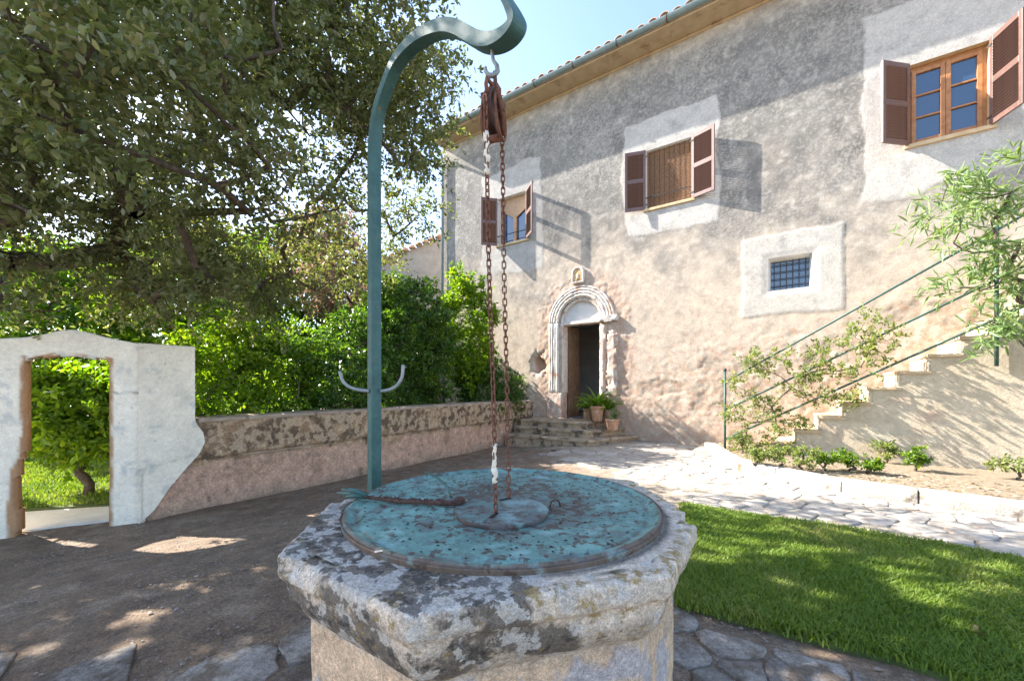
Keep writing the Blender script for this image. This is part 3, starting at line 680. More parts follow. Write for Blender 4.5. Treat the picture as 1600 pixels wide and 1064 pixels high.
# white gate wall: one leg in the low wall's plane, then turned toward the left
ww = tag(empty('white_gate_wall', fr(AW, OFFC, 0), 0), 'whitewashed wall with an arched gate opening and a humped top', 'wall')
ex, ey, _ = fr(AW+.012, OFFC, 0)
d1 = N*-1.; d2 = np.array([-.69, -.34]); d2 /= np.linalg.norm(d2)
gl = ground(38, 838, -.175); grt = ground(171, 826, -.175)
def along(px):                               # distance along the turned leg where a photo column meets it
    k = (px-CX)/F; return (k*ey-ex)/(d2[0]-k*d2[1])
sg0, sg1 = along(171), along(38)
def zat(px, py): s_ = along(px); return CH-(py-HY)/F*(ey+d2[1]*s_)
ZG = zat(105, 556)
top_px = [(212, 536), (190, 532), (165, 527), (140, 520), (115, 515), (95, 516), (70, 522), (40, 527), (0, 529), (-200, 531)]
tp = sorted([(along(p[0]), zat(*p)) for p in top_px])
LEN = 2.6; TH = .1
ss = snap(np.arange(-.05, LEN, .02), [sg0, sg1]); nv = 90
def ztop(s_): return np.interp(s_, [t_[0] for t_ in tp], [t_[1] for t_ in tp])
S2, T2 = np.meshgrid(ss, np.linspace(0, 1, nv), indexing='ij')
Zw = -.3+(ztop(S2)-1.0*-.3)*T2
def garch(s_): m = (sg0+sg1)/2; h = (sg1-sg0)/2; return ZG-.05*((s_-m)/h)**2
edge0 = sg0+.012*(fbm(Zw, 0*Zw, None, 7, 3, 5)-.5)*2; 
sm = (S2[:-1, :-1]+S2[1:, 1:])/2; zm = (Zw[:-1, :-1]+Zw[1:, 1:])/2
ragL = sg1+.05*sstep(.75, .3, zm)+.03*(fbm(zm, 0*zm, None, 6, 3, 8)-.5)
ragR = sg0+.015*(fbm(zm, 0*zm, None, 8, 3, 9)-.5)
openm = (sm > ragR) & (sm < ragL) & (zm < garch(sm))
h1 = fbm(S2, Zw, None, 2., 4, 71); h2 = fbm(S2, Zw, None, 9, 4, 72)
def wcol(s_, z_, h1, h2, de):
    c = np.array([.86, .76, .62])*(.9+.2*h1[..., None])
    bl_ = sstep(.66, .74, h2)[..., None]*.5; c = c*(1-bl_)+np.array([.42, .43, .42])*bl_
    og = sstep(.034, .012, de+.05*(h2-.5))[..., None]; c = c*(1-og)+np.array([.45, .25, .13])*og
    return c
de = np.where(Zw < garch(S2)+.05, np.minimum(np.abs(S2-sg0), np.abs(S2-sg1-.05*sstep(.75, .3, Zw))), 1.)
low = sstep(.55, .2, Zw+.3*(h1-.5))*sstep(sg1+.35, sg1, S2)*(S2 > sg1)
de = de-.04*low; de = np.where((Zw > garch(S2)-.04) & (Zw < garch(S2)+.03) & (S2 > sg0) & (S2 < sg1), .02, de)
C = wcol(S2, Zw, h1, h2, de)
crack = np.exp(-((Zw-zat(230, 615)-.03*(h1-.5)*2)/.006)**2)*(S2 < sg0); C = C*(1-.55*crack[..., None])
nx2 = np.array([-d2[1], d2[0]]);  nx2 = nx2 if nx2@np.array([0, -1]) > 0 else -nx2
D = (h1-.5)*.03+(h2-.5)*.008-.006*crack
def shell(d, off, extra): 
    return np.stack([ex-ww.location[0]+d[0]*S2+nx2[0]*(off+extra), ey-ww.location[1]+d[1]*S2+nx2[1]*(off+extra), Zw], -1)
Vf = shell(d2, 0, D); Vb = shell(d2, -TH, -D)
n_ = S2.size; q = grid_faces(len(ss), nv, ~openm); idx = np.arange(n_).reshape(len(ss), nv)
faces = [q, q[:, ::-1]+n_]
# rim faces: opening edges, top, ends
kp = ~openm; rim = []
for i in range(kp.shape[0]-1):
    for j in np.nonzero(kp[i] != kp[i+1])[0]: a_, b_ = idx[i+1, j], idx[i+1, j+1]; rim.append((a_, b_, b_+n_, a_+n_))
for j in range(kp.shape[1]-1):
    for i in np.nonzero(kp[:, j] != kp[:, j+1])[0]: a_, b_ = idx[i, j+1], idx[i+1, j+1]; rim.append((a_, b_, b_+n_, a_+n_))
for i in range(len(ss)-1): a_, b_ = idx[i, -1], idx[i+1, -1]; rim.append((a_, b_, b_+n_, a_+n_))
for i in (0, len(ss)-1):
    for j in range(nv-1): a_, b_ = idx[i, j], idx[i, j+1]; rim.append((a_, b_, b_+n_, a_+n_))
faces.append(np.array(rim))
mesh_np('gate_panel', np.concatenate([Vf.reshape(-1, 3), Vb.reshape(-1, 3)]), np.concatenate(faces), 'whitewash', ww, False, np.concatenate([C.reshape(-1, 3)]*2), None, np.ones((2*n_, 3)))
# the leg in the low wall's plane, whitewash ending in a ragged slant
e_len = OFFC-OFFE+.03
def off_of(px):
    k = (px-CX)/F; p = np.array([ex, ey]); return (k*p[1]-p[0])/(d1[0]-k*d1[1])
def zon(px, py): s_ = off_of(px); return CH-(py-HY)/F*(ey+d1[1]*s_)
bl_pts = [(303, 655), (306, 662), (316, 675), (319, 690), (310, 708), (290, 730), (262, 762), (240, 795), (213, 820)]
bz = [zon(*p) for p in bl_pts]; bo = [off_of(p[0]) for p in bl_pts]
zl2 = np.linspace(-.2, zat(212, 536), 70); tt = np.linspace(0, 1, 24)
rgt = np.where(zl2 > bz[0], off_of(303), np.interp(zl2, bz[::-1], bo[::-1]))
TT, ZZ = np.meshgrid(tt, zl2, indexing='ij'); SS = TT*rgt[None, :]
h1 = fbm(SS, ZZ, None, 2., 4, 71); h2 = fbm(SS, ZZ, None, 9, 4, 72)
C = wcol(SS, ZZ, h1, h2, np.ones_like(SS)); zt = np.interp(SS, [0, off_of(303)], [zat(212, 536), zon(303, 540)])
ZZ2 = np.minimum(ZZ, zt)
lineg = np.exp(-((SS-.03)/.008)**2)*(ZZ < zon(215, 735))+np.exp(-((ZZ-np.interp(SS, [0, off_of(318)], [zon(214, 735), zon(318, 706)]))/.008)**2); C = C*(1-.25*np.clip(lineg, 0, 1)[..., None])
D = .035+(h1-.5)*.03+(h2-.5)*.008-.01*np.clip(lineg, 0, 1)
nxa = np.array([U[0], U[1]])
def sh(off): return np.stack([ex-ww.location[0]+d1[0]*SS+nxa[0]*off, ey-ww.location[1]+d1[1]*SS+nxa[1]*off, ZZ2], -1).reshape(-1, 3)
nn = SS.size; q = grid_faces(len(tt), 70); id2 = np.arange(nn).reshape(len(tt), 70); rim = []
for j in range(69): a_, b_ = id2[-1, j], id2[-1, j+1]; rim.append((a_, b_, b_+nn, a_+nn))
for i in range(len(tt)-1): a_, b_ = id2[i, -1], id2[i+1, -1]; rim.append((a_, b_, b_+nn, a_+nn))
back = np.where(ZZ2 > WT-.02, -.2, -.02)
mesh_np('whitewashed_end', np.concatenate([sh(D), sh(back)]), np.concatenate([q, q[:, ::-1]+nn, np.array(rim)]), 'whitewash', ww, False, np.concatenate([C.reshape(-1, 3)]*2), None, np.ones((2*nn, 3)))

# ------------------------------------------------------------------ outside staircase
SO = .9*K
stair = tag(empty('outdoor_staircase', (P0[0], P0[1], 0), RZ), 'plastered stone staircase climbing along the house wall with green pipe railing', 'staircase')
aR, zR = fac(1500, 552, SO)                                     # a riser front edge and the tread below it
RH = .228; RUN = fac(1553, 527, SO)[0]-aR
n0 = int(zR/RH); zfirst = zR-n0*RH
prof = []; a = aR-(n0+1)*RUN; z = zfirst
nst = n0+8
sidep = [(a+.03, -.3)]
for i in range(nst):
    zt_ = zfirst+i*RH; a_i = aR-(n0-i+1)*RUN
    sidep += [(a_i+.03, zt_-.045), (a_i+RUN+.03, zt_-.045)]
    q = MB(); q.box(a_i-.012, a_i+RUN+.03, -SO-.035, -.01, zt_-.045, zt_); q.build('tread', 'tread', stair, bevel=.008)
    if i: q = MB(); q.box(a_i+.004, a_i+.03, -SO+.01, -.012, zt_-RH+.001, zt_-.046); q.build('riser', 'riser', stair)
sidep += [(sidep[-1][0], -.3)]
q = MB(); q.prism(sidep, -SO, -.02, 'y'); q.build('side_wall', 'stairwall', stair)
na_, nzz = fac(1133, 705, SO+.02)
ra, _ = fac(1557, 500, SO+.05)
def rail(p0, p1, r, name='rail'):
    q = MB(); q.tube([p0, p1], r, 10); q.build(name, 'railpaint', stair, True)
oo = -SO-.05
z_n0, z_n1 = -.02, fac(1133, 580, SO+.05)[1]
rail((na_, oo, z_n0), (na_, oo, z_n1), .019, 'newel_post')
q = MB(); q.lathe([(0, .045), (.02, .04), (.03, .02), (.03, 0), (.02, -.015)], 12, (na_, oo, z_n1+.01)); q.build('post_knob', 'iron', stair, True)
rail((ra, oo, fac(1557, 572, SO+.05)[1]), (ra, oo, fac(1557, 352, SO+.05)[1]), .021, 'rail_post')
for (y0_, y1_) in ((597, 360), (641, 437), (686, 498)):
    p0 = (na_, oo, fac(1133, y0_, SO+.05)[1]); p1 = (ra, oo, fac(1557, y1_, SO+.05)[1])
    d = np.array(p1)-np.array(p0); rail(p0, tuple(np.array(p0)+d*1.5), .0165)
rail((ra+1.9, oo, fac(1557, 572, SO+.05)[1]+1.05), (ra+1.9, oo, fac(1557, 352, SO+.05)[1]+1.1), .021, 'rail_post')
q = MB(); q.box(na_-.5, aR-n0*RUN-.02, -SO-.12, -.03, -.05, .05); q.build('foot_slab', 'riser', stair, bevel=.01)

# ------------------------------------------------------------------ bed and its kerb stones
bed = MB(); bp = [tuple(k-N*.1+np.array([.05, 0])) for k in kerbF]
bin_ = [fr(9.0, .3, 0)[:2], fr(na_+.1, .3, 0)[:2]]
bed.prism(bp+bin_, -.05, .1); tag(bed.build('planting_bed', 'soil'), 'dry soil planting bed between the kerb and the staircase', kind='structure')
kr = tag(empty('kerb', (*kerbF[3], 0)), 'curved kerb of rough pale stone blocks edging the planting bed', 'kerb')
cum = [0]
for i in range(len(kerbF)-1): cum.append(cum[-1]+np.linalg.norm(kerbF[i+1]-kerbF[i]))
def kp_(s_): return np.array([np.interp(s_, cum, [k[0] for k in kerbF]), np.interp(s_, cum, [k[1] for k in kerbF])])
s_ = 0
while s_ < cum[-1]-.1:
    L_ = R.uniform(.6, .95); e = min(s_+L_, cum[-1]); a_, b_ = kp_(s_), kp_(e); c = (a_+b_)/2; v = b_-a_; ln = np.linalg.norm(v)
    o = rough_box(-ln/2+.001, ln/2-.001, 0, .2, -.04, .15+R.uniform(-.006, .006), .009, 'kerb_stone', 'kerb', kr, 14, int(s_*31))
    o.location = (c[0]-kr.location[0], c[1]-kr.location[1], 0); o.rotation_euler = (0, 0, math.atan2(v[1], v[0]))
    s_ = e

# ------------------------------------------------------------------ the well
WZ = .79; HW = CH-WZ
well = tag(empty('stone_well', (WC[0], WC[1], 0)), 'octagonal weathered stone well head with lichen and a moulded rim', 'well')
cor = [ground(x, y, WZ)[:2] for x, y in [(432, 866), (630, 962), (1046, 898), (1093, 810), (990, 750), (800, 729), (652, 743), (512, 785)]]
cor = np.array(cor)-WC
def roct(th):
    ang = np.arctan2(cor[:, 1], cor[:, 0]) % (2*np.pi); o = np.argsort(ang); c = cor[o]; an = ang[o]
    th = th % (2*np.pi); k = np.searchsorted(an, th) % len(an); p = c[k-1]; q_ = c[k]
    dx, dy = np.cos(th), np.sin(th); e = q_-p
    return (p[:, 0]*e[:, 1]-p[:, 1]*e[:, 0])/(dx*e[:, 1]-dy*e[:, 0])
nth = 960; th = np.linspace(0, 2*np.pi, nth, endpoint=False); ro = roct(th)
for _ in range(5): ro = (np.roll(ro, 1)+2*ro+np.roll(ro, -1))/4
prof = [(.20, 0, 1)]                                     # (inset, drop, mode)
tops = np.linspace(1, 0, 26)
pr = []
for t_ in tops: pr.append(('top', t_))
for ins, dz in [(.004, -.003), (.001, -.007), (0, -.014), (0, -.024), (0, -.034), (0, -.044), (.002, -.052), (.008, -.058), (.016, -.064), (.019, -.075), (.021, -.09), (.022, -.103), (.026, -.115), (.033, -.13), (.042, -.145), (.052, -.158), (.062, -.168), (.07, -.176), (.074, -.184), (.075, -.2)]+[(.075, -z) for z in np.linspace(.22, WZ+.2, 44)]:
    pr.append(('side', ins, dz))
rows = []
for q_ in pr:
    if q_[0] == 'top': r = .44*q_[1]+(ro-.012)*(1-q_[1]); z = np.full(nth, WZ)
    else: r = ro-q_[1]; z = np.full(nth, WZ+q_[2])
    rows.append(np.stack([r*np.cos(th), r*np.sin(th), z], 1))
V = np.stack(rows, 0); nr = len(pr)
x, y, z = V[..., 0], V[..., 1], V[..., 2]; rad = np.hypot(x, y)
e1 = fbm(x, y, z, 5, 4, 201); e2 = fbm(x, y, z, 18, 4, 202); e3 = fbm(x, y, z, 45, 3, 203)
istop = np.array([1. if q_[0] == 'top' else 0. for q_ in pr])[:, None]*np.ones((1, nth))
drop = WZ-z
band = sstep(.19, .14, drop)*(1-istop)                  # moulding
disp = (e1-.5)*.014+(e2-.5)*.014+(e3-.5)*.009
disp = disp*np.where(istop > 0, .3, np.where(band > .5, .85, .45))
chip = sstep(.56, .72, fbm(x, y, z, 7, 3, 205))*np.exp(-(drop/.035)**2)*(rad > ro[None, :]-.05); 
nx_, ny_ = x/rad, y/rad
V[..., 0] += nx_*disp*(1-istop)-nx_*chip*.03; V[..., 1] += ny_*disp*(1-istop)-ny_*chip*.03; V[..., 2] += np.where(istop > 0, disp*.6, 0)-chip*.014
# lichen: dark crust, white rosettes, ochre tufts, bare limestone
bare = np.array([.56, .475, .385]); darkc = np.array([.12, .108, .1]); white = np.array([.52, .5, .48]); och = np.array([.36, .26, .1]); warm = np.array([.58, .42, .285]); blue = np.array([.36, .37, .42])
tht = np.broadcast_to(th[None, :], x.shape)
leftside = sstep(math.radians(298), math.radians(270), tht+ .35*(e1-.5))*sstep(math.radians(140), math.radians(175), tht)
C = bare*(.75+.5*e2[..., None])
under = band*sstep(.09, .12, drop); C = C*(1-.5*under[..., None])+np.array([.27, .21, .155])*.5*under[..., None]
body = sstep(.17, .2, drop)*(1-istop); C = C*(1-body[..., None])+(warm*(.85+.3*e1[..., None]))*body[..., None]
bp_ = body*sstep(.55, .62, fbm(x, y, z, 11, 4, 211)); C = C*(1-.7*bp_[..., None])+blue*.7*bp_[..., None]
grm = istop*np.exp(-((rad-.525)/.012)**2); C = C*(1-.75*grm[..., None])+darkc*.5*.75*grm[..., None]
# joint between two rim blocks on the front side
jt = np.exp(-((tht-math.radians(268)-.1*(e1-.5))/.012)**2)*np.clip(istop+band, 0, 1)*(rad > .5)
C = C*(1-.6*jt[..., None])
i, j = np.meshgrid(np.arange(nr-1), np.arange(nth), indexing='ij'); j2 = (j+1) % nth
Fq = np.stack([i*nth+j, (i+1)*nth+j, (i+1)*nth+j2, i*nth+j2], -1).reshape(-1, 4)
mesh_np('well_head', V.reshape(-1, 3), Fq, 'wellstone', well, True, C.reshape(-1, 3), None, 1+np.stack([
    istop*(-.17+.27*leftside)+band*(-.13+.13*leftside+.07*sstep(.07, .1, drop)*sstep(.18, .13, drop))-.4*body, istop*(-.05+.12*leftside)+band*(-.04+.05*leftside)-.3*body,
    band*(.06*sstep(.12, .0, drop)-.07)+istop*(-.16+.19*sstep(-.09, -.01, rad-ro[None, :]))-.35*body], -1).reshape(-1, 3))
# iron cover
RC = .516; cover = tag(empty('well_cover', (WC[0], WC[1], WZ)), 'round turquoise sheet metal cover with rusty rim lying on the well', 'lid')
nr, nth = 70, 300; rr = np.concatenate([np.linspace(.001, RC-.05, nr-14), np.linspace(RC-.046, RC, 10), [RC+.001, RC, RC-.001, RC-.002]]); th = np.linspace(0, 2*np.pi, nth, endpoint=False)
rim_z = .012+.010*np.exp(-((rr-(RC-.012))/.008)**2)-.004*np.exp(-((rr-(RC-.042))/.006)**2)
rim_z[-4:] = [.017, .01, .003, -.012]
RR, TH_ = np.meshgrid(rr, th, indexing='ij'); x = RR*np.cos(TH_); y = RR*np.sin(TH_)
c1 = fbm(x, y, None, 6, 4, 301); c2 = fbm(x, y, None, 20, 4, 302); c3_ = fbm(x, y, None, 50, 3, 303)
z = rim_z[:, None]+(c1-.5)*.012*(RR < RC-.05)+.004*(1-RR/RC)
teal = np.array([.075, .175, .155]); tealp = np.array([.165, .31, .275]); rst = np.array([.1, .06, .045]); gryb = np.array([.12, .14, .15])
C = teal*(1-c1[..., None])+tealp*c1[..., None]
pal = sstep(.55, .7, fbm(x*.6, y, None, 7, 3, 305))[..., None]; C = C*(1-.45*pal)+tealp*1.15*.45*pal
ctr = sstep(.42, .12, RR+.3*(c1-.5))
rr_ = (sstep(RC-.02, RC-.006, RR+.02*(c2-.5))+.75*np.exp(-((RR-(RC-.044))/.006)**2)*sstep(.4, .6, c2))[..., None].clip(0, 1); C = C*(1-.85*rr_)+np.array([.13, .062, .038])*.85*rr_*(.6+.8*c3_[..., None])
i, j = np.meshgrid(np.arange(len(rr)-1), np.arange(nth), indexing='ij'); j2 = (j+1) % nth
mesh_np('sheet', np.stack([x, y, z], -1).reshape(-1, 3), np.stack([i*nth+j, (i+1)*nth+j, (i+1)*nth+j2, i*nth+j2], -1).reshape(-1, 4), 'covermetal', cover, True, C.reshape(-1, 3), None, 1+np.stack([.11*ctr+.05*(c1-.5), .0*ctr-.1*ctr, 0*ctr], -1).reshape(-1, 3))
q = MB(); 
lidc = np.array(ground(783, 797, WZ+.02)[:2])-WC; RL = .148
def covz(x_, y_): return .0125+float((fbm(x_, y_, None, 6, 4, 301)-.5)*.012)+.004*(1-math.hypot(x_, y_)/RC)
for k in range(14):
    r_ = .2+.27*(k % 7)/6.
for ring_r, cnt in ((.17, 18), (.21, 22), (.25, 26), (.29, 30), (.33, 34), (.37, 38), (.41, 42), (.45, 46)):
    for k in range(cnt):
        t = 2*math.pi*k/cnt+ring_r*9+R.normal(0, .05); r_ = ring_r+R.normal(0, .012); cx_, cy_ = r_*math.cos(t), r_*math.sin(t)
        if math.hypot(cx_-lidc[0], cy_-lidc[1]) < RL+.012: continue
        s0 = R.uniform(.0026, .005); zc_ = covz(np.float64(cx_), np.float64(cy_))+.0012
        q.add([(cx_+s0*math.cos(v), cy_+s0*math.sin(v), zc_) for v in np.linspace(0, 2*math.pi, 8)[:7]], [tuple(range(7))])
q.build('nail_holes', 'hole', cover)['kind'] = 'stuff'
# inspection lid with slots
rr = np.array([.001, .03, .06, .09, .12, RL-.004, RL, RL, RL-.002]); zz_ = np.array([.027, .027, .0265, .026, .0255, .025, .023, .014, .004]); th = np.linspace(0, 2*np.pi, 64, endpoint=False)
RR, TH_ = np.meshgrid(rr, th, indexing='ij'); x = lidc[0]+RR*np.cos(TH_); y = lidc[1]+RR*np.sin(TH_); c1 = fbm(x, y, None, 15, 4, 311)[..., None]
C = gryb*1.0*(1-c1)+teal*1.3*c1; C = np.where(RR[..., None] > RL-.003, np.array([.04, .03, .03]), C); rs = sstep(.5, .64, fbm(x, y, None, 40, 3, 312))[..., None]; C = C*(1-.7*rs)+rst*.7*rs
i, j = np.meshgrid(np.arange(len(rr)-1), np.arange(64), indexing='ij'); j2 = (j+1) % 64
mesh_np('inspection_lid', np.stack([x, y, zz_[:, None]+0*x], -1).reshape(-1, 3), np.stack([i*64+j, (i+1)*64+j, (i+1)*64+j2, i*64+j2], -1).reshape(-1, 4), 'covermetal', cover, True, C.reshape(-1, 3), None, np.ones((C.reshape(-1, 3).shape[0], 3))*1.03)
cl = np.array(ground(775, 803, WZ+.026)[:2])-WC; cr_ = np.array(ground(795, 779, WZ+.026)[:2])-WC
q = MB()
for c_, d in ((cl, np.array([-.4, -1.])), (cr_, np.array([-.75, -.6]))):
    d = d/np.linalg.norm(d); T = Matrix.Translation((c_[0], c_[1], .0278)) @ Matrix.Rotation(math.atan2(d[1], d[0]), 4, 'Z'); q.box(-.006, .036, -.0055, .0055, -.002, .0008, T)
q.build('slot', 'hole', cover)
hx = np.array(ground(868, 790, WZ+.02)[:2])-WC
q = MB(); q.tube([(hx[0]-.02, hx[1]-.005, .016), (hx[0]-.014, hx[1], .034), (hx[0], hx[1], .04), (hx[0]+.013, hx[1]+.004, .032), (hx[0]+.016, hx[1]+.005, .016)], .0032, 6); q.build('ring_handle', 'rustdark', cover, True)
q = MB(); w0 = [np.array(ground(*p, WZ+.018)[:2])-WC for p in [(585, 862), (600, 860), (620, 864), (640, 871), (660, 872)]]; q.tube([(p[0], p[1], .018) for p in w0], .0022, 6); q.build('wire', 'rope', cover, True)

# rusty hasp with a split turquoise end
hp = tag(empty('rusty_hasp', (WC[0], WC[1], WZ)), 'rusty iron strap with a splayed turquoise end lying across the well cover', 'strap')
g_ = lambda px, py, z: tuple(np.append(np.array(ground(px, py, WZ+z)[:2])-WC, z))
q = MB(); pts_ = [g_(566, 776, .03), g_(590, 779, .026), (g_(620, 783, .026)), g_(655, 784, .028), g_(690, 786, .028), g_(720, 786, .032)]
q.tube(pts_, [.006, .006, .0075, .007, .008, .008], 7); 
for k in range(60):
    p = Vector(pts_[0]).lerp(Vector(pts_[-1]), R.rand()); v = runit(1)[0]*.02; v[2] = abs(v[2])*.5; q.tube([p, (p.x+v[0]*1.6, p.y+v[1], p.z+v[2])], [.0035, .001], 5)
q.build('strap', 'rustdark', hp, True)
q = MB(); q.lathe([(0, -.01), (.016, -.008), (.02, .004), (.012, .012), (0, .014)], 10, g_(718, 782, .03)); q.build('knuckle', 'rustdark', hp, True)
for k, e in enumerate([(527, 770, .03), (534, 764, .055), (545, 763, .06), (540, 776, .03)]):
    q = MB(); p = Vector(g_(572, 775, .032)); e_ = Vector(g_(*e)); m_ = p.lerp(e_, .5)+Vector((0, 0, .004)); q.tube([p, m_, e_], [.011, .008, .004], 6); q.build('tine', 'greenpaint', hp, True)
q = MB(); q.tube([g_(705, 776, .03), g_(700, 762, .055), g_(690, 752, .07), g_(680, 745, .07), g_(664, 737, .075)], [.006, .0055, .005, .0045, .003], 6); q.build('bent_rod', 'greenpaint', hp, True)

# ------------------------------------------------------------------ crane post over the well
PB = np.array([(585-CX)/F*1.95, 1.95]); dcr = np.array([-.04, 1.3])-PB; dcr /= np.linalg.norm(dcr); wcr = np.array([-dcr[1], dcr[0]])
crane = tag(empty('well_crane', (PB[0], PB[1], 0)), 'tall green iron post with hooked arm curving over the well', 'crane')
def cr_r(px): k = (px-CX)/F; return (k*PB[1]-PB[0])/(dcr[0]-k*dcr[1])
def cr_p(px, py): r = cr_r(px); return r, CH-(py-HY)/F*(PB[1]+dcr[1]*r)
key = [(0, -.2), (0, .6), (0, 1.5), (0, 2.0)]+[cr_p(*p) for p in [(585, 240), (590, 185), (602, 143), (620, 100), (645, 70), (670, 53), (695, 45), (716, 47), (735, 57), (752, 66), (770, 68), (788, 62), (802, 50), (808, 36), (802, 18), (792, 0), (780, -18)]]
def spline(P, n):
    P = [np.array(p, float) for p in P]; P = [2*P[0]-P[1]]+P+[2*P[-1]-P[-2]]; out = []
    for i in range(1, len(P)-2):
        for t in np.linspace(0, 1, n, endpoint=False):
            a_, b_, c_, d_ = P[i-1:i+3]; out.append(.5*((2*b_)+(-a_+c_)*t+(2*a_-5*b_+4*c_-d_)*t*t+(-a_+3*b_-3*c_+d_)*t**3))
    return out+[P[-2]]
pth = spline(key, 5); n = len(pth); Vv = []; Ff = []
W_ = .05
for i, p in enumerate(pth):
    d = pth[min(i+1, n-1)]-pth[max(i-1, 0)]; d /= np.linalg.norm(d); nrm = np.array([-d[1], d[0]])
    fr_ = i/(n-1); t_ = .046 if fr_ < .62 else .046-.03*sstep(.62, 1., fr_); w_ = W_ if fr_ < .6 else W_+.012*sstep(.6, .85, fr_)
    for sx_, sy_ in ((-1, -1), (1, -1), (1, 1), (-1, 1)):
        rz = p+nrm*sx_*t_/2; Vv.append((*(dcr*rz[0]+wcr*sy_*w_/2), rz[1]))
    if i:
        b0 = (i-1)*4
        for k in range(4): Ff.append((b0+k, b0+4+k, b0+4+(k+1) % 4, b0+(k+1) % 4))
Ff += [(0, 1, 2, 3), ((n-1)*4+3, (n-1)*4+2, (n-1)*4+1, (n-1)*4)]
q = MB(); q.add(Vv, Ff); q.build('post', 'greenpaint', crane, bevel=.004)
for sgn, ep in ((-1, [(577, 611), (560, 609), (545, 604), (535, 594), (531, 580)]), (1, [(595, 611), (608, 609), (620, 602), (628, 589), (630, 570)])):
    P3 = [np.array(at(px, py, 1.93))-np.array([PB[0], PB[1], 0]) for px, py in ep]
    q = MB(); q.tube(spline(P3, 4), .0085, 8); q.build('bucket_hook', 'steel', crane, True)

# hook, pulley block, chains
PC = np.array([-.06, 1.32]); qd = np.array([.3, .95]); qd /= np.linalg.norm(qd); ax = np.array([qd[1], -qd[0]])
rb, zb_ = cr_p(769, 74); hk = PB+dcr*rb
PZ = CH-(176-HY)/F*1.32
pul = tag(empty('pulley_block', (PC[0], PC[1], PZ)), 'rusty iron pulley block hanging from the hooked arm of the crane', 'pulley')
def pl(s_, t_, z): v = qd*s_+ax*t_; return (v[0], v[1], z)
T = Matrix(((ax[0], qd[0], 0, 0), (ax[1], qd[1], 0, 0), (0, 0, 1, 0), (0, 0, 0, 1)))
q = MB(); RT = T @ Matrix.Rotation(math.pi/2, 4, 'Y')
q.lathe([(.012, -.02), (.02, -.02), (.055, -.008), (.078, -.016), (.082, -.012), (.07, 0), (.082, .012), (.078, .016), (.055, .008), (.02, .02), (.012, .02)], 28, (0, 0, 0), RT); q.build('sheave', 'rustdark', pul, True)
for s_ in (-1, 1):
    q = MB(); lp = [pl(.062*math.sin(t), s_*(.027-.006*math.cos(t)), -.02+.092*math.cos(t)) for t in np.linspace(0, 2*math.pi, 25)[:24]]
    q.tube(lp, .0065, 6, closed=True); o = q.build('side_strap', 'rust', pul, True)
    q = MB(); q.tube([pl(-.05, s_*.03, .05), pl(0, s_*.034, 0), pl(.03, s_*.03, -.08)], [.008, .013, .009], 6); q.tube([pl(.045, s_*.03, .055), pl(0, s_*.034, 0)], [.007, .012], 6); q.build('cheek_arm', 'rust', pul, True)
q = MB(); q.tube([pl(0, -.045, 0), pl(0, .045, 0)], .011, 10); q.build('axle', 'rustdark', pul, True)
q = MB(); q.tube([pl(0, -.03, -.105), pl(0, .03, -.105)], .015, 10); q.build('spacer', 'rust', pul, True)
q = MB(); q.tube([pl(-.07, .0, .02), pl(-.088, 0, .05), pl(-.078, 0, .078), pl(-.045, .005, .08), pl(0, .01, .07)], .008, 6); q.build('chain_guide', 'rust', pul, True)
q = MB(); q.tube([pl(0, -.022, .05), pl(0, -.022, .085), pl(0, -.012, .105), pl(0, .012, .105), pl(0, .022, .085), pl(0, .022, .05)], .009, 8); q.build('shackle', 'rust', pul, True)
q = MB(); q.lathe([(0, -.018), (.014, -.014), (.018, 0), (.014, .014), (0, .018)], 10, (0, 0, .098)); q.build('swivel', 'rustdark', pul, True)
hook = tag(empty('suspension_hook', (hk[0], hk[1], zb_)), 'grey iron hook joining the crane arm and the rusty pulley', 'hook')
pul.scale = (.84,)*3; dzp = PZ+.086-zb_; px_, py_ = PC[0]-hk[0], PC[1]-hk[1]
q = MB(); q.tube([(0, 0, .03), (0, 0, -.02), (.004, 0, -.045), (.016, 0, -.062), (.018, 0, -.08), (.006, 0, -.096), (-.012, 0, -.095), (-.022, 0, -.08), (-.022, 0, -.066)], [.006, .006, .006, .0075, .009, .009, .0085, .007, .004], 8); q.build('hook', 'steel', hook, True)
q = MB(); q.tube([(.008, 0, -.083), (.012+px_*.3, py_*.3, (dzp-.09)*.6-.02), (px_, py_, dzp+.01)], .0065, 8); q.build('eye_rod', 'rustdark', hook, True)
lk = MB(); ll, lw2 = .0142, .0066
pts_ = [(lw2*math.cos(t), 0, (ll-lw2)*(1 if math.sin(t) >= 0 else -1)+lw2*math.sin(t)) for t in (np.arange(10)+.5)/10*2*math.pi]
lk.tube(pts_, .0024, 5, closed=True)
link0 = None
def chain(p0, p1, label, twist, sag):
    global link0
    p0, p1 = Vector(p0), Vector(p1); root = tag(empty('chain', p1), label, 'chain', None)
    n = int((p0-p1).length/.0215); d = (p0-p1).normalized(); rot = d.to_track_quat('Z', 'Y')
    for i in range(n+1):
        w = Vector((sag*math.sin(i*.13), sag*.7*math.sin(i*.09+1), 0)); l = (p0-p1)*(i/n)+w*math.sin(math.pi*i/n)
        r = rot.to_matrix().to_4x4() @ Matrix.Rotation(twist+(i % 2)*math.pi/2+.25*math.sin(i*.21), 4, 'Z')
        if link0 is None: link0 = lk.build('chain_link', 'rust', root, True); o = link0
        else: o = inst(link0, 'chain_link', root)
        o.location = l; o.rotation_euler = r.to_euler()
    return root, p0, p1
tl_ = (PC[0]-qd[0]*.08, PC[1]-qd[1]*.08, PZ-.01); tr_ = (PC[0]+qd[0]*.08, PC[1]+qd[1]*.08, PZ-.01)
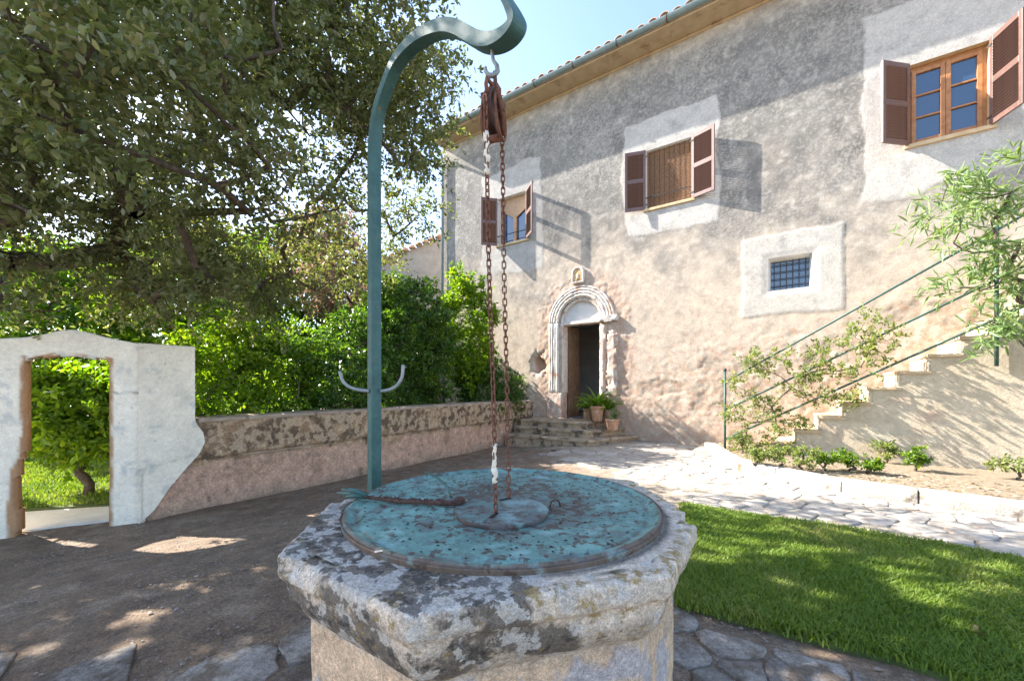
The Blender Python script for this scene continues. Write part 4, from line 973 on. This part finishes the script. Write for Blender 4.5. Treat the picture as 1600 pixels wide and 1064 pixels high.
bl_ = (WC[0]+cl[0], WC[1]+cl[1], WZ+.025); br2 = (WC[0]+cr_[0], WC[1]+cr_[1], WZ+.025)
ch1, p0, p1 = chain(tl_, bl_, 'rusty chain bound with white cord, dropping to the slot at the lid edge', .3, .002)
chain(tr_, br2, 'rusty chain without cord hanging from the pulley to the well lid', .9, .0015)
for y0_, y1_ in ((222, 288), (688, 742)):
    f0, f1 = [(CH-(v-HY)/F*1.29-p1.z)/(p0.z-p1.z) for v in (y0_, y1_)]
    q = MB(); m_ = 12; q.tube([(p0-p1)*(f0+(f1-f0)*i/m_)+Vector((R.normal(0, .0018), R.normal(0, .0018), 0)) for i in range(m_+1)], [R.uniform(.005, .0105) for _ in range(m_+1)], 7); q.build('cord_binding', 'rope', ch1, True)

# ------------------------------------------------------------------ foliage helpers
def foliage(name, mat, parent, centers, radii, nper, leaf, asp=.5, up=.4, org=(0, 0, 0), droop=.2, curl=.15, flat=.8, gaps=None):
    """leaf-sized faces on short twigs grouped in clumps"""
    P = []; Dv = []; rn = []
    for c, r in zip(centers, radii):
        nt_ = max(4, int(nper/14)); d = runit(nt_); d[:, 2] = d[:, 2]*flat+.1
        L_ = r*R.uniform(.55, 1.15, nt_); base = R.uniform(0, .3); tone = R.uniform(-.18, .18)
        for k in range(nt_):
            m = int(nper/nt_); s_ = R.uniform(.25, 1, m)**.8*L_[k]
            p = c+d[k]*s_[:, None]; p[:, 2] -= droop*(s_/max(r, .01))**2*r*.5
            P.append(p+R.normal(0, leaf*.22, (m, 3))); Dv.append(d[k]*.7+runit(m)*.85); rn.append(np.clip(R.rand(m)*.75+.13+tone, 0, 1))
    P = np.concatenate(P); Dv = np.concatenate(Dv); rn = np.concatenate(rn)
    if gaps is not None:                                   # slits in the crown where the sun comes through
        g = P[:, :2]-np.outer(P[:, 2], np.array(SUN[:2])/SUN.z); kp = np.ones(len(P), bool)
        for gx, gy, gr in gaps: kp &= np.hypot(g[:, 0]-gx, g[:, 1]-gy) > gr
        P, Dv, rn = P[kp], Dv[kp], rn[kp]
    n = len(P)
    Nn = runit(n); Nn[:, 2] = np.abs(Nn[:, 2])+up
    L_ = leaf*R.uniform(.65, 1.2, n)
    V, Fq = leaf_geo(P-np.array(org), Dv, Nn, L_, L_*asp, .3, curl)
    return mesh_np(name, V, Fq, mat, parent, False, None, np.repeat(rn, 6))
def branches(root, nodes, parents, rad, org, mat='bark', name='limbs', seg=6):
    q = MB()
    for i, p in enumerate(parents):
        if p < 0: continue
        a_, b_ = Vector(nodes[p]-org), Vector(nodes[i]-org); m_ = (a_+b_)/2+Vector(R.normal(0, .06, 3))*(b_-a_).length
        q.tube([a_, m_, b_], [rad[p] if rad[p] < rad[i]*2 else rad[i]*1.3, rad[i]*1.1, rad[i]], seg, cap=False)
    return q.build(name, mat, root, True)
def grow(base_nodes, centers):
    """join every clump to the nearest wood already there"""
    nodes = [np.array(b) for b in base_nodes]; par = [-1]+list(range(len(nodes)-1))
    order = sorted(range(len(centers)), key=lambda i: np.linalg.norm(centers[i]-nodes[-1]))
    for i in order:
        A = np.array(nodes); d = np.linalg.norm(A-centers[i], axis=1)+.3*np.maximum(0, A[:, 2]-centers[i][2]); d[:max(1, len(base_nodes)-2)] += 5; k = int(np.argmin(d))
        dist = np.linalg.norm(A[k]-centers[i])
        if dist > .9: mid = (A[k]+centers[i])/2+R.normal(0, .1, 3); nodes.append(mid); par.append(k); k = len(nodes)-1
        nodes.append(np.array(centers[i])); par.append(k)
    w = np.ones(len(nodes))
    for i in range(len(nodes)-1, 0, -1):
        if par[i] >= 0: w[par[i]] += w[i]
    return nodes, par, w

# ------------------------------------------------------------------ the holm oak
OB = np.array([-7.3, 4.9, -.2])
oak = tag(empty('holm_oak', OB), 'big evergreen oak with dark leathery leaves spreading over the yard', 'tree')
cs = []; tries = 0
while len(cs) < 680:
    p = np.array([R.uniform(-9.3, -.2), R.uniform(1.5, 6.4), R.uniform(1.7, 7.0)])
    e = ((p[0]+5.0)/4.6)**2+((p[1]-4.2)/2.3)**2+((p[2]-4.4)/2.75)**2
    if e > 1: continue
    px, py = CX+F*p[0]/p[1], HY-(p[2]-CH)/p[1]*F
    inf = -250 < px < 1200
    # outline of the crown as the photograph shows it
    lim = np.interp(py, [-400, 0, 130, 200, 300, 400, 470, 530, 600], [650, 690, 735, 715, 675, 640, 590, 400, 260])
    m_ = F*.32/p[1]
    if inf and px > lim-m_*.8: continue
    if inf and py > np.interp(px, [-100, 0, 150, 300, 430, 560, 650, 740], [530, 530, 525, 540, 540, 500, 400, 220])-m_*.7: continue
    if np.linalg.norm(p-np.array([0, 0, CH])) < 2.2: continue
    if vn(*(p*1.1), s=5) < .42 and R.rand() < .85: continue
    g0 = p-np.array(SUN)*(p[2]/SUN.z); g1_ = p-np.array(SUN)*((p[2]-1.3)/SUN.z)       # where its shade falls
    aa, oo_ = inv(g1_[0], g1_[1])
    if AW-2.6 < aa < AW+.1 and 0 < oo_ < 7.4 and R.rand() < .93: continue              # garden shrubs stand in the sun
    if g0[0] > .4 and g0[1] > 2.6+.1*(g0[0]-1) and R.rand() < (.98 if g0[1] > 2.95 else .75): continue           # so do the path and the far edge of the lawn
    if g0[0] < -4.3 and g0[1] > 3.7: continue
    if np.hypot(g1_[0]+5.3, g1_[1]-5) < 2.0: continue                        # and the garden lawn
    cs.append(p)
for px, py, Yd in [(40, 60, 1.9), (120, 120, 2.0), (200, 60, 2.1), (60, 180, 1.9), (150, 30, 1.8), (260, 100, 2.3), (330, 170, 2.5), (380, 210, 2.7), (110, 200, 2.1), (10, 10, 1.8), (300, 20, 2.2), (420, 260, 3.), (340, 290, 2.9), (600, 330, 5.2), (635, 300, 5.4), (615, 370, 5.6), (570, 395, 5.2), (655, 245, 5.3), (690, 185, 5.2), (535, 430, 5.4), (495, 455, 5.2), (590, 270, 4.8), (640, 200, 5.), (555, 330, 4.9), (515, 380, 5.), (690, 110, 5.), (560, 230, 4.6), (600, 180, 4.8), (455, 430, 5.), (470, 370, 4.8), (640, 350, 5.6), (560, 440, 5.7), (520, 290, 4.6), (660, 140, 5.1), (480, 320, 4.7), (420, 470, 5.2), (590, 420, 5.8), (650, 60, 4.8), (600, 100, 4.7), (545, 150, 4.6), (655, 335, 5.5), (440, 390, 4.8)]:
    cs.append(np.array(at(px, py, Yd)))
cs = np.array(cs)
base = [OB, OB+np.array([.1, 0, .9]), OB+np.array([.35, -.05, 1.8]), OB+np.array([.8, -.1, 2.6])]
nodes, par, w = grow(base, cs); rad = .007*w**.49; rad[0] = .36; rad[1] = .3; rad[2] = .27; rad[3] = .24
branches(oak, nodes, par, rad, OB)
q = MB(); q.tube([Vector(b_-OB) for b_ in base], [.4, .3, .27, .24], 12); q.build('trunk', 'bark', oak, True)
gaps = []
for px, py, cnt, sp, r0 in [(130, 850, 9, .22, .05), (190, 865, 8, .2, .05), (265, 870, 9, .2, .05), (240, 905, 8, .16, .05), (120, 875, 8, .2, .05), (235, 930, 6, .1, .05), (320, 905, 3, .1, .04), (260, 985, 5, .1, .045), (215, 1050, 6, .12, .045), (310, 955, 4, .1, .035), (150, 1040, 6, .12, .04), (60, 1050, 6, .12, .04), (380, 1000, 3, .08, .03), (300, 930, 6, .12, .035), (360, 920, 6, .12, .035), (400, 950, 5, .1, .03), (280, 1020, 6, .1, .03), (340, 1040, 6, .1, .03), (180, 980, 6, .12, .035), (110, 1000, 6, .12, .035), (420, 1040, 5, .08, .025), (200, 940, 6, .1, .035), (30, 1000, 5, .1, .035), (440, 900, 5, .12, .035), (500, 830, 5, .15, .04),
        (1150, 870, 10, .2, .06), (1250, 880, 12, .25, .06), (1380, 905, 12, .25, .07), (1480, 930, 10, .25, .07), (1560, 900, 10, .25, .07), (1120, 930, 6, .12, .045), (1330, 960, 6, .15, .05), (1540, 990, 6, .15, .05), (1230, 1030, 5, .1, .045)]:
    x_, y_, _ = ground(px, py, -.1 if px < 600 else 0)
    for _ in range(cnt): gaps.append((x_+R.normal(0, sp)-(.12 if px < 600 else 0), y_+R.normal(0, sp*.6), r0*R.uniform(.7, 1.7)))
for px, py in [(650, 850), (620, 870), (600, 840), (700, 765), (720, 755), (880, 770), (560, 800), (690, 880), (930, 830)]:
    x_, y_, _ = ground(px, py, WZ); gaps.append((x_-WZ*SUN.x/SUN.z, y_-WZ*SUN.y/SUN.z, R.uniform(.03, .055)))
foliage('crown', 'oakleaf', oak, cs, R.uniform(.36, .62, len(cs)), 400, .056, .5, .5, OB, .25, gaps=gaps)

# ------------------------------------------------------------------ garden shrubs and trees
def shrub(name, label, cat, base, rad3, zc, nclump, nper, leaf, mat, group=None, stems=4, asp=.5, crad=.28, solid=.55, trunk=None):
    base = np.array(base, float); root = tag(empty(name, base), label, cat, group)
    cs = []
    while len(cs) < nclump:
        d = runit(1)[0]; r = R.uniform(solid, 1)**.7; p = d*np.array(rad3)*r*(.82+.36*vn(*(d*2.3+base), s=3))
        if zc+p[2] < .12: continue
        cs.append(base+np.array([0, 0, zc])+p)
    cs = np.array(cs)
    if trunk: b_ = [base+np.array(t_) for t_ in trunk]
    else: b_ = [base, base+np.array([R.normal(0, .05), R.normal(0, .05), zc*.35]), base+np.array([0, 0, zc*.7])]
    nodes, par, w = grow(b_, cs[::2]); rd = .006*w**.45*(1 if not trunk else 1.3)
    branches(root, nodes, par, rd, base, name='stems' if not trunk else 'limbs', seg=5)
    if trunk: q = MB(); q.tube([Vector(t_) for t_ in trunk], np.linspace(.055, .035, len(trunk)), 10); q.build('trunk', 'bark', root, True)
    foliage('foliage' if not trunk else 'crown', mat, root, cs, R.uniform(.8, 1.25, nclump)*crad, nper, leaf, asp, .4, base)
    return root
def behind(px, dist, o_extra=0.):
    """ground point behind the low wall, dist metres back from it, on a photo column"""
    k = (px-CX)/F; p = P0+U*(AW-dist); t = (k*p[1]-p[0])/(N[0]-k*N[1]); g = p+N*t; return (g[0], g[1], -.05)
G_ = 'shrubs behind the garden wall'
shrub('garden_shrub', 'sunlit yellow green shrub right beside the end of the white gate wall', 'shrub', behind(350, .8), (.6, .7, .95), 1.15, 85, 190, .065, 'citrusleaf', G_, crad=.24)
shrub('garden_shrub', 'yellow green shrub between the white gate wall and the dark round shrub', 'shrub', behind(425, 1.0), (.6, .7, 1.0), 1.2, 85, 190, .065, 'hedgeleaf', G_, crad=.24)
shrub('garden_shrub', 'broad glossy dark green shrub behind the crane post', 'shrub', behind(545, .9), (.9, .95, 1.25), 1.3, 150, 210, .065, 'hedgedark', G_)
shrub('garden_shrub', 'tall rounded dark green shrub topping the others behind the crane post', 'shrub', behind(632, 1.1), (1.0, 1.05, 1.75), 1.95, 200, 210, .07, 'hedgedark', G_)
shrub('garden_shrub', 'bright lime green shrub near the corner of the house', 'shrub', behind(728, 1.0), (.7, .75, 1.5), 2.5, 110, 190, .08, 'citrusleaf', G_)
shrub('garden_shrub', 'low dark shrub leaning on the wall by the doorway', 'shrub', behind(765, .55), (.75, .55, .75), 1.0, 90, 170, .06, 'hedgedark', G_)
shrub('garden_shrub', 'sparse little shrub in the corner beside the broken plaster hole', 'shrub', behind(805, .35), (.35, .35, .55), .95, 30, 120, .05, 'hedgedark', G_)
shrub('citrus_tree', 'small citrus tree with crooked trunk on the grass seen through the gate', 'tree', (-5.3, 4.96, -.17), (.85, .8, .52), 1.05, 110, 190, .085, 'citrusleaf', None, trunk=[(0, 0, -.05), (.02, 0, .15), (-.12, 0, .3), (-.1, .02, .5), (.0, 0, .75)])
TG = 'trees in the garden beyond the wall'
def bgtree(label, px, Yd, r3, zc, mat, leaf=.13, ncl=150, nper=150, asp=.55):
    x = (px-CX)/F*Yd
    shrub('garden_tree', label, 'tree', (x, Yd, -.1), r3, zc, ncl, nper, leaf, mat, TG, asp=asp, crad=.6, trunk=[(0, 0, -.1), (.05, 0, zc*.25), (0, .05, zc*.5), (.05, 0, zc*.8)])
bgtree('rusty pink leaved tree rising behind the dark shrubs', 525, 9.5, (.85, .9, 1.5), 4.1, 'pinkleaf', .08, 80, 150)
bgtree('bright green tree behind the white gate wall', 90, 9.5, (2.4, 2., 2.2), 2.4, 'hedgeleaf')
bgtree('light green tree behind the yellow green shrubs', 330, 10.5, (2.2, 2., 2.6), 2.8, 'citrusleaf')
bgtree('dark green tree far behind the gate', -40, 13, (3., 2.5, 3.), 3.4, 'hedgedark', .16)
bgtree('dark green tree between the pink tree and the light green tree', 440, 12.5, (2.2, 2.2, 3.), 3.2, 'hedgedark', .15)
bgtree('deep green tree in front of the far tiled house', 600, 13, (1.3, 1.8, 2.1), 2.4, 'hedgedark', .14)
bgtree('tall dark tree at the far end of the garden', 230, 17, (3.6, 3., 4.), 4.4, 'hedgedark', .2)
# garden ground and far wall through the gate
gpoly = np.array([(-14, 4.4), (-5.6, 4.25), (-3.9, 4.75), (-2.6, 6.6), (-1.2, 8.8), (-4, 12), (-14, 12)])
q = MB(); q.prism([tuple(p) for p in gpoly], -.2, -.15); tag(q.build('garden_lawn', 'lawnsoil'), 'grassy garden ground behind the wall', kind='structure')
blp = np.array([(-8.5, 4.4), (-5.6, 4.28), (-4.1, 4.75), (-3.3, 5.8), (-5, 8), (-9, 8)])
tag(blades(blp, 26000, 9., .05, 'garden_grass', None, lambda x, y: -.15+0*x), 'sunny grass seen through the gate opening', 'grass', kind='stuff')
q = MB(); q.prism([(-9, 3.3), (-4.55, 3.75), (-3.95, 4.1), (-4.0, 4.65), (-5.6, 4.2), (-9, 4.2)], -.19, -.158); tag(q.build('garden_path', 'whitepath'), 'pale path just behind the gate', kind='structure')
gw = tag(empty('back_wall', (-9, 7.8, -.15)), 'low brown wall at the back of the garden lawn seen through the gate', 'wall')
rough_box(-5, 4.5, 0, .3, 0, .62, .03, 'wall_face', 'gardenwall', gw, 3, 77)
# neighbouring house with a tiled edge
nb = tag(empty('neighbour_house', (-3.0, 15, 0), 0), 'pale house end with a tiled roof edge beyond the trees', 'house')
q = MB(); zA, zB_ = at(600, 402, 15)[2], at(700, 368, 15)[2]
q.prism([(-3, -.1), (2.6, -.1), (2.6, zB_+.25), (.5, zB_-.02), (-3, zA-.6)], 0, 4, 'y'); q.build('wall', 'farwall', nb)
sl_n = (zB_-zA+.58)/3.5; tl2 = None
for i in range(22):
    x = -3+i*.25; z_ = zA-.6+(x+3)*sl_n
    if tl2 is None:
        t2 = MB(); t2.prism([(.13*math.cos(t), .11*math.sin(t)) for t in np.linspace(0, math.pi, 8)], -.15, .5, 'y'); tl2 = t2.build('tile', 'tile', nb, True); o = tl2
    else: o = inst(tl2, 'tile', nb)
    o.location = (x, 0, z_+.01)

# ------------------------------------------------------------------ plants by the stairs
def on_stair(px, py, off): a_, z_ = fac(px, py, off); return np.array(fr(a_, off, z_))
oc = []
for px, py, r in [(1480, 290, 1), (1530, 265, 1), (1580, 300, 1), (1500, 340, 1), (1550, 345, 1), (1595, 380, 1), (1520, 395, 1), (1570, 430, 1), (1530, 455, 1), (1590, 470, 1), (1575, 515, 1), (1600, 540, 1), (1640, 300, 1), (1650, 400, 1), (1660, 500, 1), (1640, 560, 1), (1700, 350, 1), (1700, 450, 1), (1490, 380, 1), (1560, 390, 1), (1620, 250, 1), (1500, 450, 1), (1470, 330, 1), (1545, 500, 1), (1600, 440, 1), (1560, 300, 1), (1530, 310, 1)]:
    oc.append(np.array(at(px, py, R.uniform(4.6, 5.1))))
oc = np.array(oc); obs = np.array([6.9, 4.75, .1])
ol_ = tag(empty('oleander', obs), 'oleander with long narrow leaves reaching over the stair railing', 'shrub')
nodes, par, w = grow([obs, obs+np.array([-.05, 0, .6]), obs+np.array([-.1, 0, 1.2])], oc); branches(ol_, nodes, par, .006*w**.5, obs, name='stems', seg=5)
foliage('foliage', 'oleanderleaf', ol_, oc, R.uniform(.32, .48, len(oc)), 84, .165, .16, .3, obs, .15, .1)
cb = np.array(fr(fac(1165, 715, SO+.2)[0], SO+.2, .08)); cc = []
for px, py in [(1150, 600), (1145, 640), (1170, 575), (1180, 610), (1165, 660), (1200, 585), (1210, 640), (1230, 570), (1240, 610), (1200, 680), (1225, 660), (1260, 590), (1280, 560), (1300, 545), (1330, 525), (1345, 505), (1270, 630), (1300, 600), (1340, 570), (1360, 540), (1390, 530), (1250, 660), (1180, 700), (1150, 700), (1330, 610), (1175, 560), (1380, 545), (1310, 580), (1290, 570), (1220, 695)]:
    cc.append(on_stair(px+R.normal(0, 6), py+R.normal(0, 6), SO+R.uniform(.06, .22)))
cc = np.array(cc); clb = tag(empty('climbing_plant', cb), 'thin climbing plant with small yellowish leaves scrambling over the stair railing', 'plant')
nodes, par, w = grow([cb, cb+np.array([0, 0, .25]), cb+np.array([.05, 0, .5])], cc); branches(clb, nodes, par, .0035*w**.4, cb, name='stems', seg=5)
foliage('foliage', 'climberleaf', clb, cc, R.uniform(.2, .34, len(cc)), 250, .048, .5, .3, cb, .1)
BG = 'small plants in the bed under the stairs'
for (px, py, r, h, lab, mt) in [(1215, 722, .2, .3, 'bushy weed at the foot of the climbing plant', 'climberleaf'), (1290, 727, .16, .2, 'short leafy weed under the lower stair treads', 'hedgeleaf'), (1325, 728, .13, .22, 'second leafy weed beside the short one under the stairs', 'hedgeleaf'), (1385, 715, .11, .32, 'tall thin weed against the plastered stair wall', 'climberleaf'), (1430, 728, .12, .25, 'thin weed next to the leaf litter', 'hedgeleaf'), (1590, 742, .3, .22, 'mound of fine green foliage at the far end of the bed', 'climberleaf'), (1160, 700, .16, .3, 'leafy clump around the newel post', 'climberleaf'), (1255, 728, .18, .26, 'spreading weed between the bushy weed and the short leafy one', 'climberleaf'), (1360, 732, .12, .12, 'low tuft at the foot of the tall thin weed', 'hedgeleaf'), (1185, 722, .14, .2, 'small leafy tuft just behind the start of the kerb', 'climberleaf')]:
    g_ = ground(px, py+8, .1)
    shrub('bed_plant', lab, 'plant', g_, (r, r, h*.6), h*.6, 12, 60, .04, mt, BG, crad=.1, solid=.2)
n = 900; tq = R.uniform(.8, cum[-1], n); P = np.array([kp_(t) for t in tq])-N[None, :]*R.uniform(.25, 1.3, n)[:, None]; P = np.c_[P, np.full(n, .105)]
Nn = runit(n)*.35; Nn[:, 2] = 1; V, Fq = leaf_geo(P, np.c_[R.normal(size=(n, 2)), R.normal(0, .15, n)], Nn, R.uniform(.05, .1, n), R.uniform(.012, .03, n), .3, .2)
tag(mesh_np('leaf_litter', V, Fq, 'litter', None, False, None, np.repeat(R.rand(n), 6)), 'dry fallen leaves littering the bed below the staircase', 'leaves', kind='stuff')
g_ = ground(1515, 985, .05); V, Fq = leaf_geo([(0, 0, 0), (.02, .005, .004)], [(1, -.5, .05), (.9, .2, .3)], [(.2, .2, 1), (.3, -.5, .6)], [.07, .045], [.034, .022], .35, .25)
lf = mesh_np('fallen_leaf', V, Fq, 'deadleaf'); lf.location = g_; tag(lf, 'single curled brown leaf lying on the lawn', 'leaf')

# ------------------------------------------------------------------ pots on the steps
def pot(loc, r, h, mat, label, cat='potted plant'):
    root = tag(empty('potted_plant', loc), label, cat, None)
    q = MB(); q.lathe([(0, 0), (r*.68, 0), (r*.72, .01), (r*.95, h*.82), (r*.96, h*.84), (r*1.06, h*.85), (r*1.08, h*.97), (r*1.04, h), (r*.93, h), (r*.9, h*.9), (0, h*.88)], 28); q.build('pot', mat, root, True); return root
def straps(root, h, n, L_, W, mat, spread=1.):
    V = []; Fq = []; rn = []
    for k in range(n):
        t = R.uniform(0, 2*math.pi); el_ = R.uniform(.5, 1.4)/spread; l = L_*R.uniform(.65, 1.1); w0 = W*R.uniform(.8, 1.2); m = 7; base_i = len(V); d = np.array([math.cos(t), math.sin(t)]); s_ = np.array([-d[1], d[0]]); r_ = 0; z_ = h; e_ = el_
        for i in range(m+1):
            wd = w0*(1-(i/m)**2.2)*.5+.001; c = d*(.02+r_)
            V += [(*(c-s_*wd), z_+wd*.35), (*c, z_), (*(c+s_*wd), z_+wd*.35)]; rn += [R.rand()*.2+.4+.4*(k/n-.5)]*3
            if i: b_ = base_i+(i-1)*3; Fq += [(b_, b_+1, b_+4, b_+3), (b_+1, b_+2, b_+5, b_+4)]
            r_ += math.cos(e_)*l/m; z_ += math.sin(e_)*l/m; e_ -= R.uniform(.12, .3)
    return mesh_np('leaves', np.array(V), np.array(Fq), mat, root, True, None, np.array(rn))
def onstep(px, off, z): return fr(fac(px, 600, off)[0], off, z)
p_ = pot(onstep(933, .42, .415), .15, .34, 'terracotta', 'pale terracotta pot with a lush strap leaved plant on the top step'); straps(p_, .3, 60, .66, .055, 'strapleaf')
p_ = pot(onstep(918, .22, .415), .11, .27, 'oldpot', 'dark weathered pot half hidden behind the lush strap leaved one'); straps(p_, .24, 30, .5, .048, 'strapleaf')
p_ = pot(onstep(957, .62, .265), .145, .23, 'terracotta', 'squat orange terracotta pot with a small spiky aloe on the middle step'); straps(p_, .2, 18, .38, .038, 'aloeleaf', .8)
p_ = pot(onstep(950, .15, .415), .11, .25, 'oldpot', 'pot of arching green leaves closest to the ruined door jamb'); straps(p_, .23, 34, .56, .05, 'strapleaf')
